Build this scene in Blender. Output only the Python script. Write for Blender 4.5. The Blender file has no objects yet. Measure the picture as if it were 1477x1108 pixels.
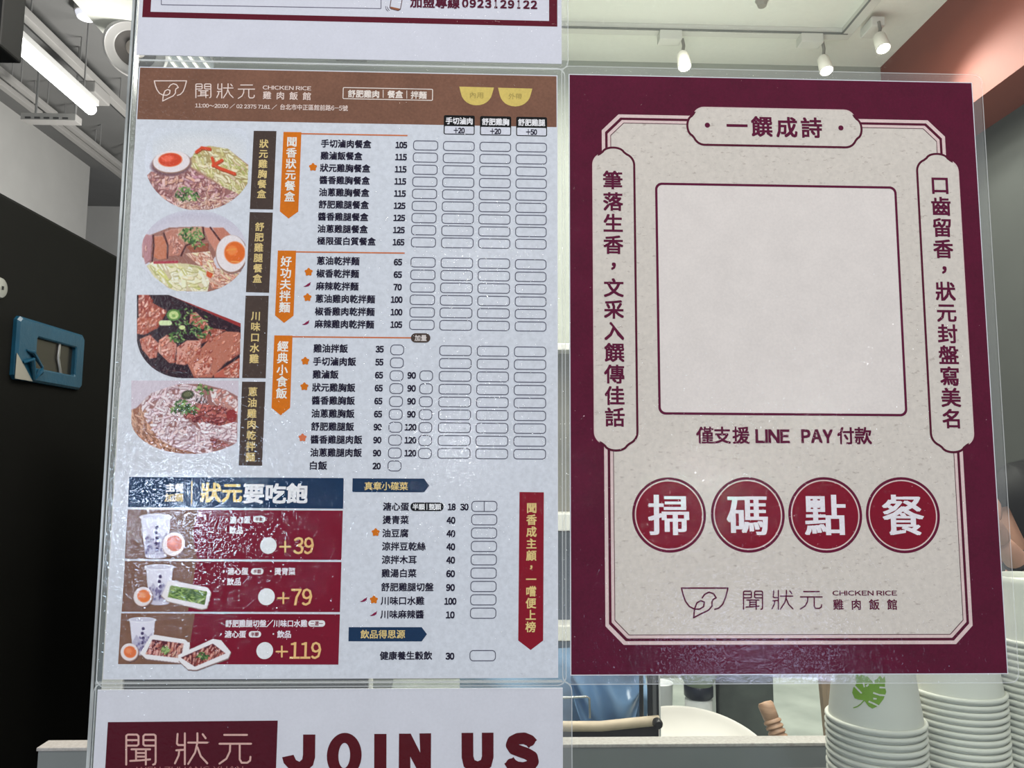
import bpy, bmesh, math, random
import numpy as np
from mathutils import Vector, Matrix
random.seed(7); rng = np.random.default_rng(7)
S = bpy.context.scene; COL = S.collection
PI = math.pi
# ------------------------------------------------------------------ camera
F = 1067.0; PITCH, YAW, ROLL = 0.102, 0.0304, 0.0052
cy_, sy_ = math.cos(YAW), math.sin(YAW); cp_, sp_ = math.cos(PITCH), math.sin(PITCH); cr_, sr_ = math.cos(ROLL), math.sin(ROLL)
FW = np.array([sy_*cp_, cy_*cp_, sp_]); R0 = np.array([cy_, -sy_, 0.0]); U0 = np.cross(R0, FW)
RT = R0*cr_ + U0*sr_; UP = U0*cr_ - R0*sr_
CAM = np.array([0, -0.51, 1.45])
cd = bpy.data.cameras.new('camera'); cam = bpy.data.objects.new('camera', cd); COL.objects.link(cam)
cam.matrix_world = Matrix(((RT[0], UP[0], -FW[0], CAM[0]), (RT[1], UP[1], -FW[1], CAM[1]), (RT[2], UP[2], -FW[2], CAM[2]), (0, 0, 0, 1)))
cd.sensor_width = 36; cd.lens = 36*F/1477; cd.clip_start = 0.02
S.camera = cam
# ------------------------------------------------------------------ world, lights, exposure
S.view_settings.view_transform = 'Standard'; S.view_settings.look = 'None'
S.view_settings.exposure = 0; S.view_settings.gamma = 1
w = bpy.data.worlds.new('street_light'); S.world = w; w.use_nodes = True
w.node_tree.nodes['Background'].inputs[0].default_value = (0.86, 0.90, 1.0, 1); w.node_tree.nodes['Background'].inputs[1].default_value = 0.30

def ray(px, py):
    return FW + RT*((px-738.5)/F) + UP*((554-py)/F)
def on(px, py, ax, v):
    d = ray(px, py); return CAM + d*((v-CAM[ax])/d[ax])
def srgb(c):
    c = np.asarray(c, float)/255.0
    return np.where(c <= 0.04045, c/12.92, ((c+0.055)/1.055)**2.4)

def light(kind, loc, target, energy, size=0.3, col=(1, 1, 1), sy=None, spot=1.2, name='lamp'):
    l = bpy.data.lights.new(name, kind); l.energy = energy; l.color = col
    if kind == 'AREA':
        l.size = size
        if sy: l.shape = 'RECTANGLE'; l.size_y = sy
    if kind == 'SPOT': l.spot_size = spot; l.spot_blend = 0.6; l.shadow_soft_size = size
    if kind == 'POINT': l.shadow_soft_size = size
    o = bpy.data.objects.new(name, l); COL.objects.link(o); o.location = loc
    o.rotation_euler = (Vector(target)-Vector(loc)).to_track_quat('-Z', 'Y').to_euler()
    return o
def mirrored(px, py, t):
    """where a lamp behind the camera stands for its reflection to fall on that spot of the glass"""
    P = on(px, py, 1, 0); d = ray(px, py); d = np.array([d[0], -d[1], d[2]]); return P + d*t
# unseen fill and glare lamps added behind the camera
light('AREA', (0.2, -1.35, 3.9), (0.25, 0, 1.45), 62, 1.3, (1.0, 0.965, 0.91), name='sheet_fill')  # large soft fill added to light the sheets
light('AREA', (-1.6, -1.8, 2.0), (-0.1, 0, 1.45), 6, 1.0, (0.90, 0.95, 1.0), name='left_front_fill')  # weak bluish fill added from the left
for (px, py, t, e, s, c, sy2) in ((262, 742, 3.0, 12.5, .30, (.62, .78, 1.0), .26), (1020, 690, 3.2, 2.0, .07, (1, 1, 1), None),
                                 (690, 388, 3.4, 1.5, .06, (1, 1, 1), None), (1165, 590, 3.2, 1.2, .07, (1, 1, 1), None), (660, 650, 3.2, 2.2, .10, (.9, .95, 1), None),
                                 (1085, 938, 3.0, 3.2, .72, (.62, .68, 1.0), .22)):
    p = mirrored(px, py, t); light('AREA', p, on(px, py, 1, 0), e, s, c, sy=sy2, name='glare_lamp')  # unseen lamps added so their reflections give the glare spots
# inside: unseen fill lamps added for the kitchen and the bay on the left
light('AREA', (0.3, 1.0, 2.72), (0.3, 1.0, 0), 40, 1.1, (1.0, 0.96, 0.88), name='kitchen_fill')  # downward fill added just under the ceiling
light('AREA', (-0.8, 2.6, 1.8), (-2.4, 2.3, 2.3), 72, 0.6, (1.0, 0.98, 0.95), name='bay_fill')  # added fill for the left bay wall, hidden behind the menu
light('AREA', (-0.6, 1.0, 1.7), (-0.6, 1.1, 2.8), 1.1, 0.5, (1.0, 0.98, 0.92), name='soffit_fill')  # upward fill added for the left part of the white ceiling
light('AREA', (0.55, 1.0, 1.85), (0.55, 1.0, 2.8), 7.5, 0.7, (1.0, 0.98, 0.92), name='ceiling_fill')  # upward fill added for the right ceiling, hidden behind the maroon poster

# ------------------------------------------------------------------ materials
MATS = {}
def nmat(name, col, rough=0.6, metal=0.0, spec=0.5, var=0.0, vscale=60, bump=0.0, bscale=200, emit=None, estr=0.0, col2=None, stretch=None):
    if name in MATS: return MATS[name]
    m = bpy.data.materials.new(name); m.use_nodes = True; nt = m.node_tree; b = nt.nodes['Principled BSDF']
    c = tuple(srgb(col)); b.inputs['Base Color'].default_value = (*c, 1)
    b.inputs['Roughness'].default_value = rough; b.inputs['Metallic'].default_value = metal; b.inputs['Specular IOR Level'].default_value = spec
    tc = nt.nodes.new('ShaderNodeTexCoord'); src = tc.outputs['Object']
    if stretch:
        mp = nt.nodes.new('ShaderNodeMapping'); mp.inputs['Scale'].default_value = stretch; nt.links.new(src, mp.inputs[0]); src = mp.outputs[0]
    if var or col2:
        n = nt.nodes.new('ShaderNodeTexNoise'); n.inputs['Scale'].default_value = vscale; n.inputs['Detail'].default_value = 5; nt.links.new(src, n.inputs['Vector'])
        r = nt.nodes.new('ShaderNodeValToRGB'); r.color_ramp.elements[0].position = 0.3; r.color_ramp.elements[1].position = 0.7
        lo = tuple(srgb(col2)) if col2 else tuple(x*(1-var) for x in c); hi = c if col2 else tuple(min(1, x*(1+var)) for x in c)
        r.color_ramp.elements[0].color = (*lo, 1); r.color_ramp.elements[1].color = (*hi, 1)
        nt.links.new(n.outputs['Fac'], r.inputs[0]); nt.links.new(r.outputs[0], b.inputs['Base Color'])
    if bump:
        n = nt.nodes.new('ShaderNodeTexNoise'); n.inputs['Scale'].default_value = bscale; n.inputs['Detail'].default_value = 3; nt.links.new(src, n.inputs['Vector'])
        bp = nt.nodes.new('ShaderNodeBump'); bp.inputs['Strength'].default_value = bump; bp.inputs['Distance'].default_value = 0.002
        nt.links.new(n.outputs['Fac'], bp.inputs['Height']); nt.links.new(bp.outputs[0], b.inputs['Normal'])
    if emit:
        b.inputs['Emission Color'].default_value = (*srgb(emit), 1); b.inputs['Emission Strength'].default_value = estr
    MATS[name] = m; return m
KP = 0.80          # light falling on the sheets: print colours are the seen colours divided by it
def lin(c, k=KP):
    return tuple(float(min(0.93, max(x-0.011, 0.002)/k)) for x in srgb(c))
def pmat(c, grain=0.05):
    """matt printing ink on paper"""
    key = ('ink',)+tuple(c)+(grain,)
    if key in MATS: return MATS[key]
    m = bpy.data.materials.new('ink'); m.use_nodes = True; nt = m.node_tree; b = nt.nodes['Principled BSDF']
    b.inputs['Roughness'].default_value = 0.75; b.inputs['Specular IOR Level'].default_value = 0.1
    l = lin(c); b.inputs['Base Color'].default_value = (*l, 1)
    if grain:
        tc = nt.nodes.new('ShaderNodeTexCoord')
        n = nt.nodes.new('ShaderNodeTexNoise'); n.inputs['Scale'].default_value = 620; n.inputs['Detail'].default_value = 3; nt.links.new(tc.outputs['Object'], n.inputs['Vector'])
        n2 = nt.nodes.new('ShaderNodeTexNoise'); n2.inputs['Scale'].default_value = 45; n2.inputs['Detail'].default_value = 4; nt.links.new(tc.outputs['Object'], n2.inputs['Vector'])
        ad = nt.nodes.new('ShaderNodeMath'); ad.operation = 'ADD'; nt.links.new(n.outputs['Fac'], ad.inputs[0]); nt.links.new(n2.outputs['Fac'], ad.inputs[1])
        r = nt.nodes.new('ShaderNodeMapRange'); r.inputs[1].default_value = 0.7; r.inputs[2].default_value = 1.3; r.inputs[3].default_value = 1-grain*1.6; r.inputs[4].default_value = 1+grain*1.6
        nt.links.new(ad.outputs[0], r.inputs[0])
        mx = nt.nodes.new('ShaderNodeVectorMath'); mx.operation = 'SCALE'; mx.inputs[0].default_value = l; nt.links.new(r.outputs[0], mx.inputs['Scale'])
        nt.links.new(mx.outputs[0], b.inputs['Base Color'])
    MATS[key] = m; return m
def paper_mat(name, base, fleck, amount=0.5, fibre=False):
    """recycled looking printed paper: mottled base with small fibres"""
    m = bpy.data.materials.new(name); m.use_nodes = True; nt = m.node_tree; b = nt.nodes['Principled BSDF']
    b.inputs['Roughness'].default_value = 0.8; b.inputs['Specular IOR Level'].default_value = 0.1
    tc = nt.nodes.new('ShaderNodeTexCoord')
    def noise(sc, det, rough=0.6, vec=None):
        n = nt.nodes.new('ShaderNodeTexNoise'); n.inputs['Scale'].default_value = sc; n.inputs['Detail'].default_value = det; n.inputs['Roughness'].default_value = rough
        nt.links.new(vec or tc.outputs['Object'], n.inputs['Vector']); return n
    n1 = noise(330, 4); r1 = nt.nodes.new('ShaderNodeValToRGB')
    l = lin(base); r1.color_ramp.elements[0].position = 0.32; r1.color_ramp.elements[1].position = 0.68
    r1.color_ramp.elements[0].color = (*[x*(1-0.16*amount) for x in l], 1); r1.color_ramp.elements[1].color = (*[min(.95, x*(1+0.10*amount)) for x in l], 1)
    nt.links.new(n1.outputs['Fac'], r1.inputs[0])
    mp = nt.nodes.new('ShaderNodeMapping'); mp.inputs['Scale'].default_value = (1, 1, 1.9) if not fibre else (1.0, 1, 2.2); mp.inputs['Rotation'].default_value = (0, 0.6, 0)
    nt.links.new(tc.outputs['Object'], mp.inputs[0])
    n2 = noise(150 if not fibre else 190, 3, 0.65, mp.outputs[0]); r2 = nt.nodes.new('ShaderNodeValToRGB')
    r2.color_ramp.elements[0].position = 0.66 if not fibre else 0.61; r2.color_ramp.elements[1].position = 0.76 if not fibre else 0.69; r2.color_ramp.elements[0].color = (0, 0, 0, 1); r2.color_ramp.elements[1].color = (amount,)*3+(1,)
    nt.links.new(n2.outputs['Fac'], r2.inputs[0])
    mx = nt.nodes.new('ShaderNodeMix'); mx.data_type = 'RGBA'; mx.inputs[7].default_value = (*lin(fleck), 1)
    nt.links.new(r2.outputs[0], mx.inputs[0]); nt.links.new(r1.outputs[0], mx.inputs[6]); nt.links.new(mx.outputs[2], b.inputs['Base Color'])
    return m
def clear_mat(name, refl=1.0, bump=0.0, bscale=300, rough=0.05, tint=(1, 1, 1), milky=0.0):
    """thin clear sheet: transparent, with the reflection of its surface"""
    m = bpy.data.materials.new(name); m.use_nodes = True; nt = m.node_tree
    for n in list(nt.nodes): nt.nodes.remove(n)
    out = nt.nodes.new('ShaderNodeOutputMaterial'); tr = nt.nodes.new('ShaderNodeBsdfTransparent'); tr.inputs[0].default_value = (*tint, 1)
    gl = nt.nodes.new('ShaderNodeBsdfGlossy'); gl.inputs['Roughness'].default_value = rough
    ge = nt.nodes.new('ShaderNodeNewGeometry'); dt = nt.nodes.new('ShaderNodeVectorMath'); dt.operation = 'DOT_PRODUCT'
    nt.links.new(ge.outputs['Incoming'], dt.inputs[0]); nt.links.new(ge.outputs['Normal'], dt.inputs[1])
    def mth(op, a, b=None):
        n = nt.nodes.new('ShaderNodeMath'); n.operation = op
        for i, q in enumerate((a, b)):
            if q is None: continue
            if isinstance(q, (int, float)): n.inputs[i].default_value = q
            else: nt.links.new(q, n.inputs[i])
        return n.outputs[0]
    ab = mth('ABSOLUTE', dt.outputs['Value']); sch = mth('ADD', mth('MULTIPLY', mth('POWER', mth('SUBTRACT', 1.0, ab), 5.0), 0.96), 0.04)
    mu = nt.nodes.new('ShaderNodeMath'); mu.operation = 'MULTIPLY'; mu.inputs[1].default_value = refl; mu.use_clamp = True
    nt.links.new(sch, mu.inputs[0])
    mix = nt.nodes.new('ShaderNodeMixShader'); nt.links.new(mu.outputs[0], mix.inputs[0]); nt.links.new(tr.outputs[0], mix.inputs[1]); nt.links.new(gl.outputs[0], mix.inputs[2])
    if bump:
        tc = nt.nodes.new('ShaderNodeTexCoord')
        n = nt.nodes.new('ShaderNodeTexNoise'); n.inputs['Scale'].default_value = bscale; n.inputs['Detail'].default_value = 2.5; n.inputs['Distortion'].default_value = 1.2
        nt.links.new(tc.outputs['Object'], n.inputs['Vector'])
        bp = nt.nodes.new('ShaderNodeBump'); bp.inputs['Strength'].default_value = bump; bp.inputs['Distance'].default_value = 0.0006
        nt.links.new(n.outputs['Fac'], bp.inputs['Height']); nt.links.new(bp.outputs[0], gl.inputs['Normal'])
    last = mix
    if milky:
        df = nt.nodes.new('ShaderNodeBsdfDiffuse'); df.inputs[0].default_value = (.9, .93, .92, 1)
        m2 = nt.nodes.new('ShaderNodeMixShader'); m2.inputs[0].default_value = milky
        nt.links.new(last.outputs[0], m2.inputs[1]); nt.links.new(df.outputs[0], m2.inputs[2]); last = m2
    nt.links.new(last.outputs[0], out.inputs[0])
    return m
# ------------------------------------------------------------------ object helpers
def tag(o, label=None, cat=None, group=None, kind=None):
    if label: o['label'] = label
    if cat: o['category'] = cat
    if group: o['group'] = group
    if kind: o['kind'] = kind
    return o
def empty(name, loc=(0, 0, 0)):
    o = bpy.data.objects.new(name, None); o.empty_display_size = 0.05; COL.objects.link(o); o.location = loc; return o
def link(name, me, mats, parent=None):
    o = bpy.data.objects.new(name, me); COL.objects.link(o)
    for m in (mats if isinstance(mats, (list, tuple)) else [mats]): me.materials.append(m)
    if parent: 
        o.parent = parent; o.matrix_parent_inverse = Matrix.Translation(-Vector(parent.location)) if parent.parent is None else Matrix.Translation(-Vector(parent.location)-Vector(parent.parent.location)) if False else Matrix.Translation(-Vector(parent.location))
    return o
def world_loc(o):
    v = Vector(o.location)
    return v
class MB:
    """collects shapes and links them as one mesh object"""
    def __init__(s): s.bm = bmesh.new()
    def box(s, a, b, bevel=0.0, rot=None, seg=2):
        a = Vector(a); b = Vector(b); c = (a+b)/2; d = b-a
        r = bmesh.ops.create_cube(s.bm, size=1); vs = r['verts']
        for v in vs: v.co = Vector((v.co.x*d.x, v.co.y*d.y, v.co.z*d.z))
        if bevel:
            es = list({e for v in vs for e in v.link_edges})
            rr = bmesh.ops.bevel(s.bm, geom=es, offset=bevel, segments=seg, affect='EDGES', profile=0.6)
            vs = list({v for f in rr['faces'] for v in f.verts} | {v for v in vs if v.is_valid})
        M = Matrix.Translation(c) @ (rot if rot else Matrix.Identity(4))
        for v in vs: v.co = M @ v.co
        return s
    def tube(s, pts, r, n=12, caps=True):
        pts = [Vector(p) for p in pts]; rs = r if isinstance(r, (list, tuple)) else [r]*len(pts); rings = []
        ref = None
        for i, p in enumerate(pts):
            t = (pts[min(i+1, len(pts)-1)]-pts[max(i-1, 0)]).normalized()
            if ref is None: ref = Vector((0, 0, 1)) if abs(t.z) < .9 else Vector((1, 0, 0))
            u = t.cross(ref).normalized(); v = u.cross(t).normalized(); ref = v
            rings.append([s.bm.verts.new(p+(u*math.cos(a)+v*math.sin(a))*rs[i]) for a in [2*PI*k/n for k in range(n)]])
        for a, b in zip(rings, rings[1:]):
            for k in range(n): s.bm.faces.new((a[k], a[(k+1) % n], b[(k+1) % n], b[k]))
        if caps: s.bm.faces.new(rings[0][::-1]); s.bm.faces.new(rings[-1])
        return s
    def lathe(s, prof, c, n=32, axis=None):
        c = Vector(c); q = Vector((0, 0, 1)).rotation_difference(Vector(axis)) if axis is not None else None
        rings = []
        for (r, z) in prof:
            ring = []
            for k in range(n):
                v = Vector((r*math.cos(2*PI*k/n), r*math.sin(2*PI*k/n), z))
                if q: v = q @ v
                ring.append(s.bm.verts.new(c+v))
            rings.append(ring)
        for a, b in zip(rings, rings[1:]):
            for k in range(n): s.bm.faces.new((a[k], a[(k+1) % n], b[(k+1) % n], b[k]))
        return s
    def poly(s, pts):
        s.bm.faces.new([s.bm.verts.new(Vector(p)) for p in pts]); return s
    def prism(s, pts, off):
        off = Vector(off); a = [s.bm.verts.new(Vector(p)) for p in pts]; b = [s.bm.verts.new(Vector(p)+off) for p in pts]; n = len(a)
        s.bm.faces.new(a[::-1]); s.bm.faces.new(b)
        for k in range(n): s.bm.faces.new((a[k], a[(k+1) % n], b[(k+1) % n], b[k]))
        return s
    def build(s, name, mat, parent=None, smooth=False):
        bmesh.ops.recalc_face_normals(s.bm, faces=s.bm.faces)
        me = bpy.data.meshes.new(name); s.bm.to_mesh(me); s.bm.free()
        o = link(name, me, mat, parent)
        if smooth:
            me.polygons.foreach_set('use_smooth', [True]*len(me.polygons))
            try: me.set_sharp_from_angle(angle=math.radians(smooth if smooth > 1 else 40))
            except Exception: pass
        return o

# ================================================================== SETTING
CZ = 2.8           # shop ceiling
M_ceil = nmat('ceiling_paint', (232, 234, 224), 0.8, var=0.02)
M_wall = nmat('wall_paint', (196, 195, 190), 0.85, var=0.03, vscale=8)
M_grey = nmat('grey_wall', (150, 152, 148), 0.85, var=0.04, vscale=6)
M_dark = nmat('upper_ceiling_paint', (118, 118, 116), 0.9, var=0.05, vscale=5)
M_terra = nmat('terracotta_paint', (122, 62, 46), 0.7, var=0.03, vscale=20)
M_floor = nmat('floor_tile', (120, 118, 112), 0.5, var=0.08, vscale=12)
def slab(name, a, b, mat, kind='structure'):
    return tag(MB().box(a, b).build(name, mat), kind=kind)
slab('floor', (-4.5, -3, -0.05), (4.5, 6, 0), M_floor)
XL = on(105, 0, 2, CZ)[0]                     # left edge of the white ceiling
XB = on(1270, 97, 2, CZ)[0]; YB = on(1270, 97, 2, CZ)[1]
slab('ceiling', (XL, 0.25, CZ), (XB+0.02, YB, CZ+0.12), M_ceil)
UZ = 3.2
XW, YW = on(130, 241, 2, UZ)[0], on(130, 241, 2, UZ)[1]
slab('ceiling_upper', (-4.5, 0.3, UZ), (XL+0.3, 6, UZ+0.1), M_dark)
slab('wall_back', (-.93, YB, 0), (1.75, YB+0.1, UZ), nmat('kitchen_back_wall', (166, 170, 160), 0.7, var=0.04, vscale=5))
slab('wall_left', (XW-0.1, 0.6, 0), (XW, YW, UZ), M_wall)
slab('wall_far', (-4.5, 5.6, 0), (XL+0.4, 5.7, UZ), M_grey)
slab('trim_1', (-4.5, 5.45, on(150, 306, 1, 5.45)[2]-.03), (XL, 5.6, on(150, 306, 1, 5.45)[2]+.03), nmat('dark_trim', (60, 50, 46), .6))
slab('trim_2', (XW+.35, 5.2, on(150, 319, 1, 5.2)[2]-.03), (XL, 5.28, on(150, 319, 1, 5.2)[2]+.02), nmat('dark_trim', (60, 50, 46), .6))
# sloped light panel under the far ceiling
slab('trim_3', (-3.9, 4.6, 2.55), (XL, 4.75, UZ), M_wall)
z2 = on(1412, 142, 0, XB)[2]; X2 = on(1444, 172, 2, z2)[0]
slab('wall_right', (X2, 0.4, 0), (X2+0.1, YB+0.1, UZ), nmat('slate_grey_wall', (66, 68, 65), 0.85, var=0.04, vscale=6))
bm_ = MB().box((XB, 0.2, z2), (X2+0.02, YB+0.05, UZ-0.2))
tag(bm_.build('trim_4', M_terra), 'terracotta painted beam along the right side of the ceiling', kind='structure')

# the glass screen
M_glass = clear_mat('clear_glass', 1.0, rough=0.0, tint=(0.97, 0.99, 0.98))
g = tag(empty('window_1', (0.5, 0.003, 0.9)), 'clear glass screen carrying the sheets, polished left edge', kind='structure')
GX = -0.2592
MB().box((-0.256, 0.0008, 0.9), (1.3, 0.006, 1.95)).build('glass_pane', M_glass, g)
MB().box((GX+.0018, 0.0008, 0.9), (-0.2558, 0.0075, 1.95), 0.0006).build('edge_band', nmat('glass_edge', (74, 82, 80), 0.2, spec=0.7, col2=(44, 50, 50), vscale=9, stretch=(1, 1, 1)), g)
MB().box((GX, -0.0004, 0.9), (GX+.0018, 0.0075, 1.95), 0.0004).build('edge_line', nmat('edge_glint', (214, 220, 218), 0.2, spec=0.8, col2=(130, 132, 130), vscale=14), g)  # bright glint of the glass edge put in as a pale strip
MB().box((-0.2562, -0.0003, 0.9), (-0.2557, 0.0006, 1.95), 0.0002).build('edge_line', nmat('edge_glint_inner', (236, 242, 244), 0.2, spec=0.8, col2=(120, 128, 130), vscale=7), g)  # second glint of the edge, painted beside the sheets
# milky strips at the sheet joints, a glint put into their colour
for yy in (93, 984):
    z_ = on(500, yy, 1, 0)[2]
    MB().box((-0.2565, -0.0004, z_-.0007), (0.05, 0.0004, z_+.0007)).build('joint_line', clear_mat('joint_glint', 2.0, rough=0.1, milky=0.22), g)

# ================================================================== PRINT HELPERS (real flat print on the sheets, plane y = 0)
def XZ(px, py):
    px = np.asarray(px, float); py = np.asarray(py, float)
    d = FW[None, :] + np.outer((px.ravel()-738.5)/F, RT) + np.outer((554-py.ravel())/F, UP)
    t = -CAM[1]/d[:, 1]; P = CAM + d*t[:, None]
    return P[:, 0], P[:, 2]
def pt(px, py):
    x, z = XZ([px], [py]); return float(x[0]), float(z[0])
def pxs(px, py):
    a = pt(px, py); b = pt(px+10, py); return math.hypot(b[0]-a[0], b[1]-a[1])/10
_tc = {}
def glyphs(s):
    """outline of a line of text; latin letters and digits use the wide forms of the same face, set close"""
    if s in _tc: return _tc[s]
    if len(s) > 1 or 32 < ord(s) < 127:
        V = []; T = []; n = 0; x = 0.0
        for ch in s:
            if ch == ' ': x += .24; continue
            a = 32 < ord(ch) < 127
            if ch == 'I': v, t = np.array([[0, 0], [.092, 0], [.092, .733], [0, .733]]), np.array([[0, 1, 2], [0, 2, 3]])
            else: v, t = glyph1(chr(ord(ch)+0xFEE0) if a else ch)
            v = v.copy()
            if not a: v[:, 0] += x; x += 1.0
            else:
                w_ = v[:, 0].max()-v[:, 0].min()
                if ch.isdigit(): v[:, 0] += x+.29-(v[:, 0].max()+v[:, 0].min())/2; x += .58
                else: v[:, 0] += x+.04-v[:, 0].min(); x += w_+.09
            V.append(v); T.append(t+n); n += len(v)
        _tc[s] = (np.concatenate(V), np.concatenate(T)); return _tc[s]
    return glyph1(s)
def glyph1(s):
    if s in _tc: return _tc[s]
    c = bpy.data.curves.new('t', 'FONT'); c.body = s; c.size = 1; c.resolution_u = 2
    o = bpy.data.objects.new('t', c); COL.objects.link(o)
    dg = bpy.context.evaluated_depsgraph_get(); dg.update()
    m = bpy.data.meshes.new_from_object(o.evaluated_get(dg)); m.calc_loop_triangles()
    v = np.empty(len(m.vertices)*3); m.vertices.foreach_get('co', v); v = v.reshape(-1, 3)[:, :2].copy()
    t = np.empty(len(m.loop_triangles)*3, int); m.loop_triangles.foreach_get('vertices', t); t = t.reshape(-1, 3)
    bpy.data.meshes.remove(m); bpy.data.objects.remove(o); bpy.data.curves.remove(c)
    _tc[s] = (v, t); return _tc[s]
class Print:
    """flat printing on a sheet, several inks, one mesh"""
    def __init__(s): s.v = []; s.f = []; s.mi = []; s.mats = []; s.keys = {}; s.n = 0
    def mat(s, col):
        if isinstance(col, bpy.types.Material): k = col.name; m = col
        else: k = tuple(col); m = pmat(k)
        if k not in s.keys: s.keys[k] = len(s.mats); s.mats.append(m)
        return s.keys[k]
    def raw(s, xy, faces, col, layer):
        s.n = (s.n+1) % 9; base = len(s.v); y = -0.0010-layer*0.00004-s.n*0.000004; mi = s.mat(col)
        s.v.extend((float(x), y, float(z)) for x, z in xy)
        for f in faces: s.f.append(tuple(base+int(i) for i in f)); s.mi.append(mi)
    def poly(s, pts, col, layer=1, px=True):
        if px: x, z = XZ([p[0] for p in pts], [p[1] for p in pts]); pts = list(zip(x, z))
        s.raw(pts, [tuple(range(len(pts)))], col, layer)
    def disc(s, cx, cy, r, col, layer, ry=None, n=40):
        x, z = pt(cx, cy); k = pxs(cx, cy); ry = r if ry is None else ry
        s.raw([(x+r*k*math.cos(2*PI*i/n), z+ry*k*math.sin(2*PI*i/n)) for i in range(n)], [tuple(range(n))], col, layer)
    def ring(s, cx, cy, r0, r1, col, layer, n=56):
        x, z = pt(cx, cy); k = pxs(cx, cy)
        v = [(x+r*k*math.cos(2*PI*i/n), z+r*k*math.sin(2*PI*i/n)) for r in (r0, r1) for i in range(n)]
        s.raw(v, [(i, (i+1) % n, n+(i+1) % n, n+i) for i in range(n)], col, layer)
    def stroke(s, pts, wpx, col, layer=3, closed=False, px=True, cap=True, w=None):
        if px:
            k = pxs(*pts[0]); x, z = XZ([p[0] for p in pts], [p[1] for p in pts]); P = [np.array(q) for q in zip(x, z)]; hw = wpx*k/2
        else: P = [np.array(q, float) for q in pts]; hw = w/2
        if closed: P = P+[P[0]]
        for a, b in zip(P, P[1:]):
            d = b-a; L = np.hypot(*d)
            if L < 1e-9: continue
            n = np.array([-d[1], d[0]])/L*hw; s.raw([a-n, b-n, b+n, a+n], [(0, 1, 2, 3)], col, layer)
        if cap:
            for a in P:
                s.raw([a+hw*np.array([math.cos(2*PI*i/12), math.sin(2*PI*i/12)]) for i in range(12)], [tuple(range(12))], col, layer)
    def rr(s, x0, y0, x1, y1, r, col, layer=2, lw=None, n=6):
        """rounded rectangle given by two corners in the photograph; lw: outline only"""
        ax, az = pt(x0, y0); bx, bz = pt(x1, y1); k = pxs(x0, y0); r *= k
        def loop(ins):
            rr_ = max(r-ins, 1e-5); o = []
            for cx, cz, a0 in ((bx-r, az-r, 0), (ax+r, az-r, PI/2), (ax+r, bz+r, PI), (bx-r, bz+r, 1.5*PI)):
                for i in range(n+1):
                    a = a0+PI/2*i/n; o.append((cx+rr_*math.cos(a), cz+rr_*math.sin(a)))
            return o
        o = loop(0); N = len(o)
        if lw is None: s.raw(o, [tuple(range(N))], col, layer)
        else: s.raw(o+loop(lw*k), [(i, (i+1) % N, N+(i+1) % N, N+i) for i in range(N)], col, layer)
    def smear(s, v, t, b, col, layer, bx=None):
        if b:
            bx = b if bx is None else bx
            for dx, dz in ((-bx, -b), (bx, -b), (bx, b), (-bx, b)): s.raw(v+np.array([dx, dz]), t, col, layer)
            if bx > 3*b:
                for dx in (0, -bx/2, bx/2): s.raw(v+np.array([dx, 0]), t, col, layer)
        else: s.raw(v, t, col, layer)
    def text(s, st, x0, yc, x1, h, col, layer=4, bold=0.022, bx=None):
        v, t = glyphs(st); lo = v.min(0); hi = v.max(0); ax, az = pt(x0, yc)
        sl = 0.0235*(1-(yc-100)/870); bxx, _ = pt(x1, yc+sl*(x1-x0)); H = pt(x0, yc-h/2)[1]-pt(x0, yc+h/2)[1]
        q = (v-(lo+hi)/2)/(hi-lo)*np.array([bxx-ax, H])+np.array([(ax+bxx)/2, az])
        s.smear(q, t, bold*H, col, layer, None if bx is None else bx*H)
    def char(s, ch, cx, cy, em, col, layer=4, bold=0.022, bx=None, wide=1.0):
        v, t = glyphs(ch); x, z = pt(cx, cy); e = em*pxs(cx, cy)
        c = (v.min(0)+v.max(0))/2 if ch in '，,' else np.array([0.5, 0.38])
        q = (v-c)*np.array([e*wide, e])+np.array([x, z]); s.smear(q, t, bold*e, col, layer, None if bx is None else bx*e)
    def vtext(s, st, a, b, em, col, layer=4, bold=0.022, wide=1.0):
        n = len(st)
        for i, ch in enumerate(st):
            f = (i+.5)/n; s.char(ch, a[0]+(b[0]-a[0])*f, a[1]+(b[1]-a[1])*f, em, col, layer, bold, wide=wide)
    def icon_strokes(s, paths, x0, y0, x1, y1, wpx, col, layer=4):
        for p in paths: s.stroke([(x0+(x1-x0)*u, y0+(y1-y0)*v) for u, v in p], wpx, col, layer)
    def build(s, name, parent):
        me = bpy.data.meshes.new(name); me.from_pydata(s.v, [], s.f); me.polygons.foreach_set('material_index', s.mi); me.update()
        return link(name, me, s.mats, parent)
# shop lettering drawn with round strokes (unit box, v downwards)
WEN = [[(.02, 1), (.02, .06), (.07, .02), (.37, .02), (.42, .07), (.42, .34), (.37, .38), (.04, .38)], [(.05, .20), (.40, .20)],
       [(.98, .93), (.98, .06), (.93, .02), (.63, .02), (.58, .07), (.58, .34), (.63, .38), (.96, .38)], [(.60, .20), (.95, .20)], [(.98, .9), (.96, .98), (.90, 1)],
       [(.19, .50), (.80, .50)], [(.34, .50), (.34, .86)], [(.66, .50), (.66, 1)], [(.34, .62), (.66, .62)], [(.34, .74), (.66, .74)], [(.15, .88), (.50, .86), (.80, .83)]]
ZHUANG = [[(.10, .02), (.08, .33), (.12, .38), (.30, .38)], [(.32, .0), (.32, 1)], [(.06, .55), (.32, .53)], [(.15, .55), (.13, .72), (.02, .97)],
          [(.42, .30), (1.0, .30)], [(.86, .03), (.95, .16)], [(.70, .0), (.70, .30), (.63, .62), (.42, .99)], [(.70, .45), (.80, .74), (1.0, .97)]]
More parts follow.
